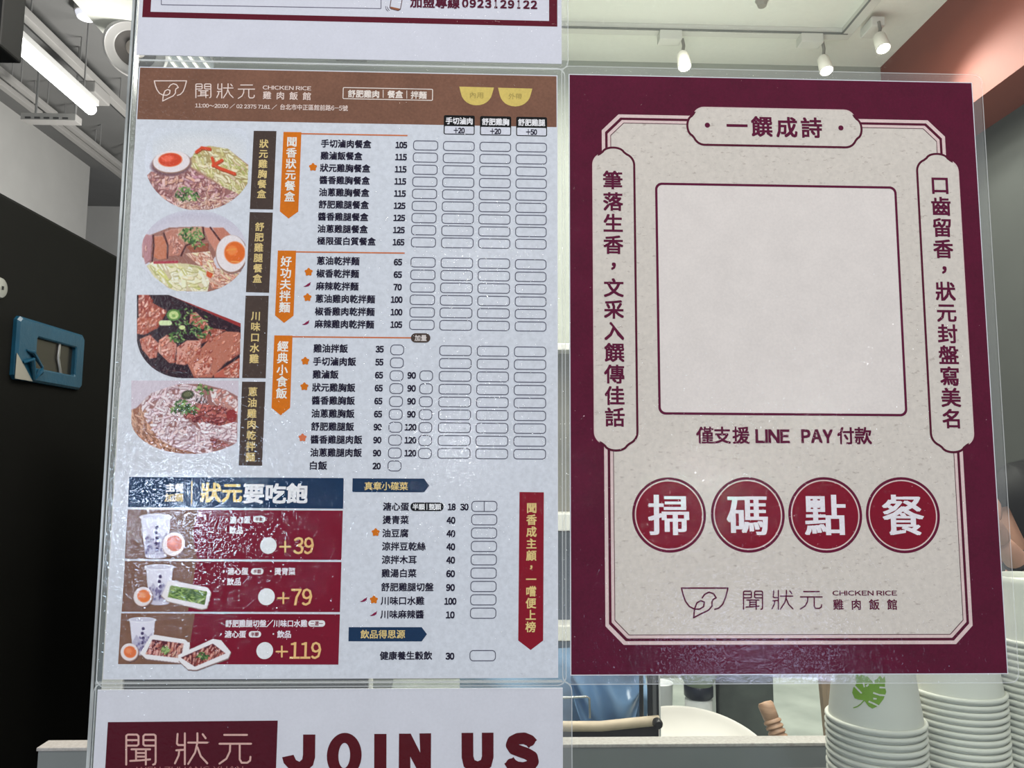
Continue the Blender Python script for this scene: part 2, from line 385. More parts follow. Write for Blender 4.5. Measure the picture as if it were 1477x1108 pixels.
YUAN = [[(.15, .04), (.87, .04)], [(.0, .33), (1.0, .33)], [(.34, .33), (.33, .58), (.22, .82), (.0, .98)], [(.64, .33), (.64, .84), (.70, .95), (.88, .95), (.97, .88), (.98, .76)]]
BOWL = [[(0, 0), (.03, .21), (.083, .44), (.165, .62), (.28, .71)], [(0, 0), (1, 0)], [(1, 0), (.95, .31), (.89, .54), (.81, .67), (.715, .72)],
        [(.28, .71), (.26, 1.0), (.43, .86), (.58, .75), (.66, .60), (.655, .47), (.68, .38), (.745, .33)],
        [(.745, .33), (.69, .19), (.59, .14), (.50, .21), (.445, .33)],
        [(.28, .71), (.33, .50), (.41, .43), (.49, .47), (.475, .63), (.39, .71), (.28, .71)]]
def shop_mark(P, x0, y0, x1, y1, col, wpx, layer=4): P.icon_strokes(BOWL, x0, y0, x1, y1, wpx, col, layer)

class Pic:
    """a printed picture painted in numpy onto a fine flat mesh with a colour per vertex"""
    def __init__(s, x0, y0, x1, y1, k=1.6, bg=None):
        s.nx = int((x1-x0)*k); s.ny = int((y1-y0)*k); s.x0, s.y0, s.k = x0, y0, k
        s.X, s.Y = np.meshgrid(x0+(np.arange(s.nx)+.5)/k, y0+(np.arange(s.ny)+.5)/k)
        s.C = np.zeros((s.ny, s.nx, 3)); s.A = np.zeros((s.ny, s.nx)); s.T = (1, 0, 0)
        if bg is not None: s.C[:] = bg; s.A[:] = 1
    def frame(s, ox, oy, sc): s.T = (sc, ox, oy)
    def t(s, p): return (p[0]/s.T[0]+s.T[1], p[1]/s.T[0]+s.T[2])
    def put(s, m, col, sl=np.s_[:, :], clip=None):
        m = np.clip(m, 0, 1)
        if clip is not None: m = m*clip[sl]
        s.C[sl] = s.C[sl]*(1-m[..., None])+np.asarray(col, float)*m[..., None]; s.A[sl] = np.maximum(s.A[sl], m)
    def win(s, x, y, r):
        a = int(max(0, (x-r-s.x0)*s.k)); b = int(min(s.nx, (x+r-s.x0)*s.k+2)); c = int(max(0, (y-r-s.y0)*s.k)); d = int(min(s.ny, (y+r-s.y0)*s.k+2))
        return np.s_[c:max(c, d), a:max(a, b)]
    def ell(s, c, rx, ry, col, rot=0, soft=.7, clip=None, raw=False):
        x, y = s.t(c); 
        if not raw: rx /= s.T[0]; ry /= s.T[0]
        sl = s.win(x, y, max(rx, ry)+2); X = s.X[sl]-x; Y = s.Y[sl]-y; ca, sa = math.cos(rot), math.sin(rot)
        u = (X*ca+Y*sa)/rx; v = (-X*sa+Y*ca)/ry; d = (1-np.sqrt(u*u+v*v))*min(rx, ry)
        s.put(d/soft+.5, col, sl, clip)
    def mask(s, pts):
        P = [s.t(p) for p in pts]; ins = np.zeros(s.X.shape, bool); n = len(P)
        for i in range(n):
            (ax, ay), (bx, by) = P[i], P[(i+1) % n]
            if ay == by: continue
            c = ((ay > s.Y) != (by > s.Y)) & (s.X < (bx-ax)*(s.Y-ay)/(by-ay)+ax); ins ^= c
        return ins.astype(float)
    def soften(s, m, n=1):
        for _ in range(n):
            q = m.copy(); q[1:-1, 1:-1] = (m[1:-1, 1:-1]*4+m[:-2, 1:-1]+m[2:, 1:-1]+m[1:-1, :-2]+m[1:-1, 2:])/8; m = q
        return m
    def poly(s, pts, col, clip=None, shade=None):
        m = s.soften(s.mask(pts))
        s.put(m, col, clip=clip)
        if shade: # light upper left, dark lower right rim
            for dx, dy, c2 in ((1, 1, shade[0]), (-1, -1, shade[1])):
                e = m*(1-np.roll(np.roll(m, dx, 1), dy, 0)); s.put(s.soften(e)*.7, c2, clip=clip)
        return m
    def cap(s, a, b, w, col, clip=None, raw=True):
        if not raw: a = s.t(a); b = s.t(b); w = w/s.T[0]
        cx, cy = (a[0]+b[0])/2, (a[1]+b[1])/2; L = math.hypot(b[0]-a[0], b[1]-a[1]); sl = s.win(cx, cy, L/2+w+1)
        X = s.X[sl]-a[0]; Y = s.Y[sl]-a[1]; dx, dy = b[0]-a[0], b[1]-a[1]; t = np.clip((X*dx+Y*dy)/(L*L+1e-9), 0, 1)
        d = np.hypot(X-t*dx, Y-t*dy); s.put((w/2-d)/.7+.5, col, sl, clip)
    def shreds(s, region, cols, n, L, w, ang=0, spread=3.2, dark=(90, 55, 50), light=None):
        """many little strips with a dark underside inside a mask"""
        ys, xs = np.nonzero(region > .5)
        if len(ys) == 0: return
        for _ in range(n):
            i = rng.integers(len(ys)); x = s.X[ys[i], xs[i]]; y = s.Y[ys[i], xs[i]]; a = ang+(rng.random()-.5)*spread; l = L*(.5+rng.random())
            c = np.array(cols[rng.integers(len(cols))])*(.9+.2*rng.random()); ww = w*(.7+.6*rng.random())
            mx, my = x+l*.5*math.cos(a), y+l*.5*math.sin(a); ca = a+(rng.random()-.5)*1.2; ex, ey = mx+l*.5*math.cos(ca), my+l*.5*math.sin(ca)
            s.cap((x+.5, y+.8), (mx+.5, my+.8), ww, dark, region); s.cap((mx+.5, my+.8), (ex+.5, ey+.8), ww, dark, region)
            s.cap((x, y), (mx, my), ww, c, region); s.cap((mx, my), (ex, ey), ww, c, region)
            if light is not None: s.cap((x, y-.3), (mx, my-.3), ww*.35, light, region)
    def egg(s, c, rx, ry, yx, yy, yc, rot=0, off=(0, 0), clip=None, rim=(150, 110, 90)):
        s.ell((c[0]+1.2*s.T[0], c[1]+2*s.T[0]), rx, ry, (120, 95, 95), rot, 2, clip); s.ell((c[0], c[1]+.8*s.T[0]), rx, ry, rim, rot, clip=clip)
        s.ell(c, rx*.97, ry*.97, (222, 214, 214), rot, clip=clip); s.ell((c[0]+off[0], c[1]+off[1]), yx*1.08, yy*1.08, (225, 150, 110), rot, clip=clip)
        s.ell((c[0]+off[0], c[1]+off[1]), yx, yy, yc, rot, clip=clip)
        s.ell((c[0]+off[0]-yx*.25, c[1]+off[1]-yy*.2), yx*.5, yy*.45, tuple(min(255, v+28) for v in yc), rot, 3, clip)
    def onions(s, c, r, n=40, clip=None):
        full = np.ones_like(s.A) if clip is None else clip
        for _ in range(n):
            a = rng.random()*2*PI; q = r/s.T[0]*math.sqrt(rng.random()); x, y = s.t(c); x += q*math.cos(a); y += q*.7*math.sin(a)
            g_ = [(62, 92, 50), (86, 122, 62), (44, 70, 44), (150, 175, 110), (100, 140, 80)][rng.integers(5)]; b = rng.random()*PI; l = 1.5+2.5*rng.random()
            s.cap((x, y), (x+l*math.cos(b), y+l*math.sin(b)), 1.5+rng.random(), g_, full)
    def grain(s, a):
        s.C *= (1+a*rng.standard_normal(s.A.shape))[..., None]
    def build(s, name, parent, layer, clip=None, label=None):
        A = s.A if clip is None else s.A*clip
        gx, gy = np.meshgrid(s.x0+np.arange(s.nx+1)/s.k, s.y0+np.arange(s.ny+1)/s.k); x, z = XZ(gx, gy)
        v = np.stack([x, np.full_like(x, -0.0010-layer*0.00004), z], 1); keep = A > .5
        j, i = np.nonzero(keep); W = s.nx+1; f = np.stack([j*W+i, j*W+i+1, (j+1)*W+i+1, (j+1)*W+i], 1)
        used, inv = np.unique(f, return_inverse=True); v = v[used]; f = inv.reshape(f.shape)
        me = bpy.data.meshes.new(name); me.vertices.add(len(v)); me.vertices.foreach_set('co', v.ravel())
        me.loops.add(f.size); me.loops.foreach_set('vertex_index', f.ravel()); me.polygons.add(len(f))
        me.polygons.foreach_set('loop_start', np.arange(0, f.size, 4)); me.update(calc_edges=True)
        # vertex colours: average of the neighbouring cells
        Cp = np.pad(np.clip(s.C, 0, 255), ((1, 1), (1, 1), (0, 0)), mode='edge'); Ap = np.pad(A, 1)
        acc = 0; wt = 0
        for a in (0, 1):
            for b in (0, 1):
                aa = (Ap[a:a+s.ny+1, b:b+s.nx+1] > .5)*1.0+1e-6; acc = acc+Cp[a:a+s.ny+1, b:b+s.nx+1]*aa[..., None]; wt = wt+aa
        vc = (acc/wt[..., None]).reshape(-1, 3)[used]; L = np.clip(srgb(vc)/KP, 0, .95)
        at = me.color_attributes.new('print', 'FLOAT_COLOR', 'POINT'); at.data.foreach_set('color', np.concatenate([L, np.ones((len(L), 1))], 1).ravel())
        if 'photo_print' not in MATS:
            m = bpy.data.materials.new('photo_print'); m.use_nodes = True; nt = m.node_tree; b_ = nt.nodes['Principled BSDF']; b_.inputs['Roughness'].default_value = .7; b_.inputs['Specular IOR Level'].default_value = .1
            an = nt.nodes.new('ShaderNodeAttribute'); an.attribute_name = 'print'; nt.links.new(an.outputs['Color'], b_.inputs['Base Color']); MATS['photo_print'] = m
        o = link(name, me, MATS['photo_print'], parent)
        if label: o['label'] = label
        return o

FILM = clear_mat('laminate_film', 1.0, bump=0.36, bscale=290, rough=0.055)
SEAL = clear_mat('laminate_seam', 1.6, bump=0.3, bscale=160, rough=0.08, milky=0.09)
EDGE_HL = clear_mat('pouch_edge_highlight', 2.0, rough=0.15, milky=0.42)  # whitish mix stands in for the highlight along the pouch rim
M_white = pmat((208, 210, 216), 0.012)
def laminate(parent, x0, z0, x1, z1, sx0, sz0, sx1, sz1, r=0.006):
    """clear pouch: film over the sheet (sx..) and sealed clear border with rounded corners (x..)"""
    def loop(ax, az, bx, bz, r, n=6):
        o = []
        for cx, cz, a0 in ((bx-r, bz-r, 0), (ax+r, bz-r, PI/2), (ax+r, az+r, PI), (bx-r, az+r, 1.5*PI)):
            for i in range(n+1): a = a0+PI/2*i/n; o.append((cx+r*math.cos(a), cz+r*math.sin(a)))
        return o
    o = loop(x0, z0, x1, z1, r); N = len(o)
    me = bpy.data.meshes.new('laminate_film'); me.from_pydata([(a, -0.0021, b) for a, b in o], [], [tuple(range(N))]); link('laminate_film', me, FILM, parent)
    def ringm(name, a, b, y, mat):
        v = [(p, y, q) for p, q in a+b]; me = bpy.data.meshes.new(name); me.from_pydata(v, [], [(i, (i+1) % N, N+(i+1) % N, N+i) for i in range(N)]); link(name, me, mat, parent)
    ringm('sealed_border', o, loop(sx0, sz0, sx1, sz1, 0.0004), -0.0008, SEAL)
    ringm('edge_highlight', o, loop(x0+.0006, z0+.0006, x1-.0006, z1-.0006, r), -0.0023, EDGE_HL)
def sheet(parent, x0, y0, x1, y1, mat, name='paper_sheet', grow=0.0007, z=None):
    a = pt(x0, y0); b = pt(x1, y1); X0, X1, Z0, Z1 = a[0]-grow, b[0]+grow, b[1]-grow, a[1]+grow
    MB().box((X0, -0.0010, Z0), (X1, -0.0003, Z1)).build(name, mat, parent)
    return X0, Z0, X1, Z1
GOLD = (214, 190, 128); INK = (38, 34, 50); BRN = (122, 88, 72); DKB = (76, 64, 58); ORG = (204, 112, 32); NAVY = (34, 56, 84); CRIM = (120, 24, 48); MAR = (84, 28, 48); WHT = (226, 226, 232)

# ================================================================== MENU
menu = tag(empty('menu_poster', (pt(480, 977)[0], -0.001, pt(480, 977)[1])), 'laminated printed menu with brown header, dish photos and price rows, middle sheet on the left', 'poster')
MENU_PAPER = paper_mat('menu_paper', (205, 209, 215), (172, 177, 184), 0.5)
a0 = pt(203.4, 98.2); a1 = pt(803, 977.3)
mx0, mx1 = (pt(203.4, 98.2)[0]+pt(150.9, 976.6)[0])/2, (pt(802.7, 111.4)[0]+pt(803.2, 977.6)[0])/2
mz1, mz0 = (a0[1]+pt(802.7, 111.4)[1])/2, (pt(150.9, 976.6)[1]+a1[1])/2
MB().box((mx0-.0007, -.0010, mz0-.0007), (mx1+.0007, -.0003, mz1+.0007)).build('paper_backing', M_white, menu)
p = Print(); p.raw([(mx0, mz0), (mx1, mz0), (mx1, mz1), (mx0, mz1)], [(0, 1, 2, 3)], MENU_PAPER, 0.5); p.build('paper_sheet', menu)
laminate(menu, mx0-.0045, mz0-.0055, mx1+.0062, mz1+.0055, mx0-.0007, mz0-.0007, mx1+.0007, mz1+.0007)
# header
p = Print(); hz = pt(199.5, 173)[1]
p.raw([(mx0, hz), (mx1, hz), (mx1, mz1), (mx0, mz1)], [(0, 1, 2, 3)], pmat(BRN, .09), 1); p.build('header_band', menu)
p = Print(); c = (228, 206, 196)
shop_mark(p, 223.6, 117.8, 270, 147, c, 1.5)
p.icon_strokes(WEN, 283, 122, 305.5, 142, 1.5, c); p.icon_strokes(ZHUANG, 313, 122, 337, 142.5, 1.5, c); p.icon_strokes(YUAN, 344.5, 123, 368, 143.5, 1.5, c)
p.text('CHICKEN RICE', 379.7, 127.3, 449.3, 5.6, c, bold=.02)
for i, ch in enumerate('雞肉飯館'): p.char(ch, 386+19.1*i, 138.6+.45*i, 12.6, c, bold=.015)
p.text('11:00~20:00 / 02 2375 7181 / ', 282.5, 153.2, 400, 6.8, c, bold=.02); p.text('台北市中正區館前路6-5號', 405, 155.3, 502, 8.2, c, bold=.015)
p.build('shop_name', menu)
p = Print(); c = (232, 214, 204)
p.rr(495, 126.8, 624.5, 146.5, 2, c, 3, lw=1.2)
p.text('舒肥雞肉', 502.5, 136.2, 547, 10.5, c, bold=.03); p.text('餐盒', 559.5, 137, 581.3, 10.5, c, bold=.03); p.text('拌麵', 593, 138, 615.3, 10.5, c, bold=.03)
p.stroke([(553, 131), (553, 142)], 1, c); p.stroke([(587, 132), (587, 143)], 1, c); p.build('dish_type_label', menu)
for (x0, x1, yt, st) in ((662.5, 712.5, 126, '內用'), (718.3, 767.8, 127.6, '外帶')):
    p = Print(); cx = (x0+x1)/2; hw = (x1-x0)/2
    pts = [(x0, yt), (x1, yt+1.3)]+[(cx+hw*math.cos(a)*(.93 if 0 < a < PI else 1), yt+2+25*math.sin(a)**.8) for a in [PI*i/14 for i in range(1, 14)]]
    p.poly(pts, (206, 184, 104), 2); p.text(st, cx-9.5, yt+12.2, cx+9.5, 8.5, (166, 148, 84), 3, bold=.01); p.build('order_type_bowl', menu)
for (x0, y0, x1, y1, ym, st, n) in ((640.4, 167, 684.6, 195.6, 182.8, '手切滷肉', '+20'), (692.5, 168.3, 737.2, 196.8, 184, '舒肥雞胸', '+20'), (744.5, 169.3, 788.9, 197.8, 185, '舒肥雞腿', '+50')):
    p = Print(); p.rr(x0, y0, x1, y1, 2.5, (24, 20, 26), 2); p.rr(x0+1.3, ym, x1-1.3, y1-1.3, 1.2, (208, 210, 218), 3)
    p.text(st, x0+3, (y0+ym)/2+.3, x1-3, 9.6, (226, 224, 226), 4, bold=.03); p.text(n, (x0+x1)/2-7.6, (ym+y1)/2, (x0+x1)/2+7.6, 7.6, INK, 4, bold=.045); p.build('extra_meat_label', menu)
# tick box helper: columns given by first and last row corners
LINE = (84, 84, 98)
COLS = [[((596.3, 203.3, 632, 218.2), (593.1, 342.8, 628.8, 357.7), 8), ((639.3, 204.4, 684.6, 219.2), (636.5, 343.2, 683, 359), 8), ((691.8, 205.4, 737, 220), (689.7, 344.6, 735.9, 359.6), 8), ((743.8, 206.3, 788.7, 220.8), (743, 345.1, 788.2, 360.4), 8)],
        [((592.6, 371.5, 628.4, 386.6), (590.6, 461.5, 626.8, 476.6), 5), ((636, 372.2, 682.3, 387.8), (634, 462, 681, 477.5), 5), ((689.4, 373.1, 735.6, 388.5), (688, 463, 735, 478), 5), ((742.7, 374.4, 788, 389.6), (742.4, 464, 787.9, 478.8), 5)],
        [((633.9, 498.5, 680.4, 513.9), (631.3, 646.4, 678.5, 661.8), 8), ((688, 499.2, 734.2, 514.8), (685.8, 647.1, 732.7, 662.5), 8), ((741.4, 500.2, 787.6, 515.5), (740.4, 647.7, 787.3, 662.8), 8)]]
SMALL = ((563.4, 497.4, 582.9, 512.8), (559.6, 664.3, 579.1, 680), 9)
SMALL2 = ((605.4, 534.6, 624.6, 550.2), (603.3, 646.4, 622.8, 662), 6)
def tick(p, col, i, r=5):
    a, b, n = col; f = i/n; q = [a[k]+(b[k]-a[k])*f for k in range(4)]; p.rr(*q, r, LINE, 3, lw=1.15)
def star(p, x, y, r=6.0, col=ORG):
    pts = []; p = Print()
    for i in range(50):
        a = 2*PI*i/50; q = r*(.86+.14*math.cos(5*a)); pts.append((x+q*math.sin(a), y-q*math.cos(a)))
    p.poly(pts, col, 4); p.build('star_mark', menu)
def chili(p, x, y, col=(128, 36, 70)):
    p = Print(); p.poly([(x-5.5, y+2.6), (x-2, y+1.2), (x+1.4, y-1.6), (x+3, y-2.2), (x+5.4, y-4), (x+4.6, y-1.6), (x+4.4, y+.4), (x+1.4, y+2.4), (x-2.4, y+3.2)], col, 4); p.build('chili_mark', menu)
S1 = ['手切滷肉餐盒', '雞滷飯餐盒', '狀元雞胸餐盒', '醬香雞胸餐盒', '油蔥雞胸餐盒', '舒肥雞腿餐盒', '醬香雞腿餐盒', '油蔥雞腿餐盒', '極限蛋白質餐盒']
N1 = ['105', '115', '115', '115', '115', '125', '125', '125', '165']
for i, (st, n) in enumerate(zip(S1, N1)):
    p = Print(); f = i/8; x = 463.9-5.7*f; y = 207.7+140.3*f
    p.text(st, x, y, x+12.05*len(st)-.6, 11.2, INK, bold=.028); p.text(n, 571.2-4*f, 210+140*f, 587.2-4*f, 8.6, INK, bold=.05)
    for c_ in COLS[0]: tick(p, c_, i)
    if i == 2: star(p, 452, 242)
    p.build('menu_row', menu)
S2 = ['蔥油乾拌麵', '椒香乾拌麵', '麻辣乾拌麵', '蔥油雞肉乾拌麵', '椒香雞肉乾拌麵', '麻辣雞肉乾拌麵']; N2 = ['65', '65', '70', '100', '100', '105']
for i, (st, n) in enumerate(zip(S2, N2)):
    p = Print(); f = i/5; x = 457.9-3.4*f; y = 376.6+91*f
    p.text(st, x, y, x+12.25*len(st)-.6, 11.6, INK, bold=.028); x1 = 580.3-.2*f; w_ = 11.2 if len(n) == 2 else 16
    cx = (574.3 if len(n) == 2 else 573.2)-1.2*f; p.text(n, cx-w_/2, 378.7+90*f, cx+w_/2, 8.8, INK, bold=.05)
    for c_ in COLS[1]: tick(p, c_, i)
    if i in (1, 3): star(p, 445.7-.8*(i-1), 393-18.3*0+18.3*(i-1))
    if i in (2, 5): chili(p, 443.6-.7*(i-2), 411.2+18.3*(i-2))
    p.build('menu_row', menu)
S3 = ['雞油拌飯', '手切滷肉飯', '雞滷飯', '狀元雞胸飯', '醬香雞胸飯', '油蔥雞胸飯', '舒肥雞腿飯', '醬香雞腿肉飯', '油蔥雞腿肉飯', '白飯']
N3 = ['35', '55', '65', '65', '65', '65', '90', '90', '90', '20']; N3b = {2: '90', 3: '90', 4: '90', 5: '90', 6: '120', 7: '120', 8: '120'}
for i, (st, n) in enumerate(zip(S3, N3)):
    p = Print(); f = i/9; x = 453-5.2*f; y = 502.7+168.7*f
    p.text(st, x, y, x+12.35*len(st)-.5, 11.8, INK, bold=.028); p.text(n, 542.6-4.4*f, 504+168.3*f, 553.4-4.2*f, 8.9, INK, bold=.05)
    tick(p, SMALL, i, 6)
    if i in N3b:
        m_ = N3b[i]; g_ = (i-2)/6; p.text(m_, (588.4 if len(m_) == 2 else 585)-1*g_, 541.8+112*g_, (599.8 if len(m_) == 2 else 601.2)-1*g_, 8.9, INK, bold=.05); tick(p, SMALL2, i-2, 6)
    if i < 9:
        for c_ in COLS[2]: tick(p, c_, i)
    if i in (1, 3, 7): star(p, 440.9-.65*(i-1), 521.1+18.6*(i-1)-.2*(i-1), col=ORG if i < 7 else (206, 116, 80))
    p.build('menu_row', menu)
# section banners with their rule
for (q, tx, line, st, em) in (
    (((409.5, 191.2), (435.3, 191.6), (430.8, 306), (416.8, 316), (404.2, 305.7)), ((422, 197.5), (418, 292.5)), ((435, 193.8), (588, 196.5)), '聞香狀元餐盒', 15.6),
    (((401.4, 362), (427.7, 362.3), (424, 455.8), (410.3, 466.3), (397.3, 455.5)), ((413.8, 369.5), (411, 452)), ((427, 364), (584, 365.8)), '好功夫拌麵', 16.4),
    (((396.3, 484.2), (422.6, 484.5), (419, 588.5), (405.5, 599.4), (392.3, 588.5)), ((409, 491.6), (406.5, 576)), ((422, 486.2), (596, 487.8)), '經典小食飯', 16.4)):
    p = Print(); p.poly(q, ORG, 2); p.vtext(st, tx[0], tx[1], em, (238, 226, 218), 4, .02)
    p.stroke(line, 2.0, (196, 112, 70), 2, cap=False)
    if st[0] == '經': p.rr(593, 481, 620.8, 494.8, 6.8, DKB, 3); p.text('加量', 598.5, 488, 615.5, 8.6, (214, 206, 200), 5, .02)
    p.build('section_banner', menu)
for (q, a, b, st, em) in (
    (((366.7, 189.7), (399.4, 190), (394.5, 303), (361.1, 302.4)), (381.7, 201), (377.6, 288), '狀元雞胸餐盒', 13.4),
    (((360.9, 306.7), (394.2, 307.4), (388.8, 422.9), (355.5, 422)), (375.6, 320.5), (371.6, 409.8), '舒肥雞腿餐盒', 13.6),
    (((355, 427), (388.3, 427.2), (384, 546), (350, 545.6)), (370.2, 448.5), (367, 525.5), '川味口水雞', 14),
    (((349.9, 550.8), (383.7, 551), (378.8, 672), (345, 671.5)), (365.6, 557.5), (361.6, 667), '蔥油雞肉乾拌麵', 14)):
    p = Print(); p.poly(q, pmat(DKB, .08), 2); p.vtext(st, a, b, em, GOLD, 4, .022); p.build('dish_name_banner', menu)

# --- dish photographs
sheetc = (206, 211, 220)
P = Pic(207, 186, 362, 304, bg=(207, 211, 219)); P.frame(180, 90, 4.616)
cl = ((P.X-288)/78.5)**2+((P.Y-232)/72.5)**2; clip = ((cl < 1) & (P.X < 361.5-(P.Y-190)*.05)).astype(float)
P.ell((500, 560), 330, 130, (198, 203, 208), 0, 14, clip); P.ell((500, 600), 300, 110, (208, 210, 212), 0, 16, clip)
P.poly([(150, 760), (300, 740), (440, 640), (560, 560), (690, 580), (830, 690), (830, 940), (740, 985), (560, 1010), (300, 970), (190, 880)], (170, 132, 112), clip)
m = P.mask([(430, 690), (470, 600), (560, 560), (690, 580), (760, 640), (830, 700), (830, 940), (700, 870), (600, 790), (520, 740)])*clip; P.put(P.soften(m), (186, 170, 118))
P.shreds(m, [(208, 200, 156), (196, 188, 128), (224, 214, 182), (180, 162, 112), (216, 196, 166), (172, 174, 104)], 170, 14, 3.4, .8, 1.6, (140, 120, 76), (228, 224, 190))
m = P.mask([(150, 760), (180, 730), (300, 750), (430, 700), (560, 780), (650, 830), (760, 880), (800, 920), (740, 960), (560, 1000), (300, 960), (200, 860)])*clip; P.put(P.soften(m), (150, 104, 100))
P.shreds(m, [(190, 146, 140), (166, 116, 110), (212, 178, 174), (140, 90, 88), (200, 154, 132), (178, 130, 142)], 230, 8, 3.8, .4, 3.2, (104, 58, 62), (216, 186, 182))
m = P.mask([(330, 900), (800, 900), (760, 980), (500, 1010), (330, 970)])*clip; P.shreds(m, [(214, 190, 170), (200, 160, 140), (226, 206, 196)], 90, 9, 1.4, .5, 3, (150, 100, 90))
P.onions((415, 880), 75, 60, clip)
for a, b in (((480, 600), (515, 575)), ((515, 572), (570, 580)), ((585, 640), (600, 690)), ((590, 690), (650, 655)), ((600, 690), (660, 720)), ((655, 715), (735, 745))):
    P.cap(P.t((a[0]+3, a[1]+6)), P.t((b[0]+3, b[1]+6)), 4.4, (150, 70, 40)); P.cap(P.t(a), P.t(b), 4, (206, 76, 46))
P.ell((310, 690), 132, 72, (118, 84, 92), -.05, 3, clip)
P.egg((315, 665), 126, 74, 76, 44, (204, 72, 44), -.05, (-8, -12), clip)
P.grain(.03); P.build('food_photo', menu, 2, clip, 'photo of bowl with egg half, cabbage and sliced chicken breast')

P = Pic(203, 302, 358, 425, bg=(207, 211, 219)); P.frame(180, 290, 6.154)
clip = ((((P.X-281)/76.5)**2+((P.Y-363.5)/60)**2 < 1) & (P.X < 355.5-(P.Y-310)*.02)).astype(float)
P.ell((620, 330), 480, 240, (188, 184, 196), 0, 14, clip); P.ell((620, 430), 470, 250, (204, 200, 208), 0, 20, clip)
m = P.mask([(240, 560), (160, 500), (170, 330), (400, 240), (700, 230), (940, 330), (820, 480), (720, 620), (1060, 620), (900, 810), (420, 800), (260, 660)])*clip; P.put(P.soften(m), (150, 104, 92))
for q, c_ in (([(165, 320), (200, 300), (255, 310), (245, 420), (240, 530), (190, 565), (160, 450)], (176, 128, 132)), ([(262, 320), (340, 310), (385, 380), (380, 520), (310, 530), (262, 500)], (190, 118, 88)),
              ([(360, 280), (420, 255), (490, 250), (545, 400), (500, 490), (390, 500)], (182, 122, 104)), ([(480, 250), (690, 232), (710, 340), (560, 390), (480, 330)], (190, 150, 122)),
              ([(705, 240), (760, 240), (880, 400), (820, 470), (745, 350)], (196, 132, 112)), ([(780, 240), (880, 240), (950, 310), (880, 380), (840, 330)], (186, 120, 100)), ([(540, 400), (750, 370), (745, 450), (600, 465)], (150, 86, 66))):
    P.poly(q, c_, clip, ((222, 188, 176), (88, 44, 46)))
for q_ in ([(258, 310), (264, 400), (250, 540)], [(352, 290), (388, 400), (384, 510)], [(548, 400), (505, 490)], [(700, 240), (712, 340), (560, 395)], [(765, 240), (885, 400)]):
    for a_, b_ in zip(q_, q_[1:]): P.cap(a_, b_, 15, (78, 40, 42), clip, raw=False)
m2 = P.mask([(180, 340), (230, 330), (225, 480), (190, 500)])+P.mask([(390, 300), (480, 290), (520, 400), (480, 470), (410, 470)])
P.shreds(m2*clip, [(206, 150, 132), (180, 118, 104), (216, 174, 160)], 22, 5, 2.0, 1.2, 1.6, (110, 60, 58))
m3 = P.mask([(200, 580), (260, 540), (560, 560), (720, 590), (760, 700), (740, 805), (430, 800), (270, 680)])*clip; P.put(P.soften(m3), (208, 200, 158))
P.shreds(m3, [(224, 216, 182), (208, 202, 148), (230, 222, 200), (192, 190, 118), (216, 200, 166)], 95, 18, 5.0, .5, 1.5, (156, 150, 92), (236, 232, 208))
m4 = P.mask([(540, 470), (760, 450), (820, 600), (1060, 640), (1000, 760), (780, 780), (720, 620), (600, 520)])*clip; P.put(P.soften(m4), (206, 170, 150))
P.shreds(m4, [(222, 192, 176), (206, 160, 140), (214, 196, 150), (190, 120, 96)], 90, 9, 3, .6, 1.4, (150, 96, 84), (234, 214, 200))
P.cap((270, 550), (470, 545), 22, (170, 60, 74), clip, raw=False); P.poly([(735, 625), (790, 650), (770, 690), (730, 670)], (200, 84, 46), clip)
P.onions((600, 300), 100, 70, clip); P.onions((640, 360), 70, 24, clip)
P.egg((950, 470), 138, 168, 88, 94, (214, 104, 40), 0, (30, -8), clip)
P.cap((910, 440), (990, 430), 12, (236, 150, 70), clip, raw=False); P.cap((950, 540), (1020, 545), 8, (240, 170, 100), clip, raw=False)
P.grain(.03); P.build('food_photo', menu, 2, clip, 'photo of bowl with chicken leg slices, cabbage and orange egg yolk')

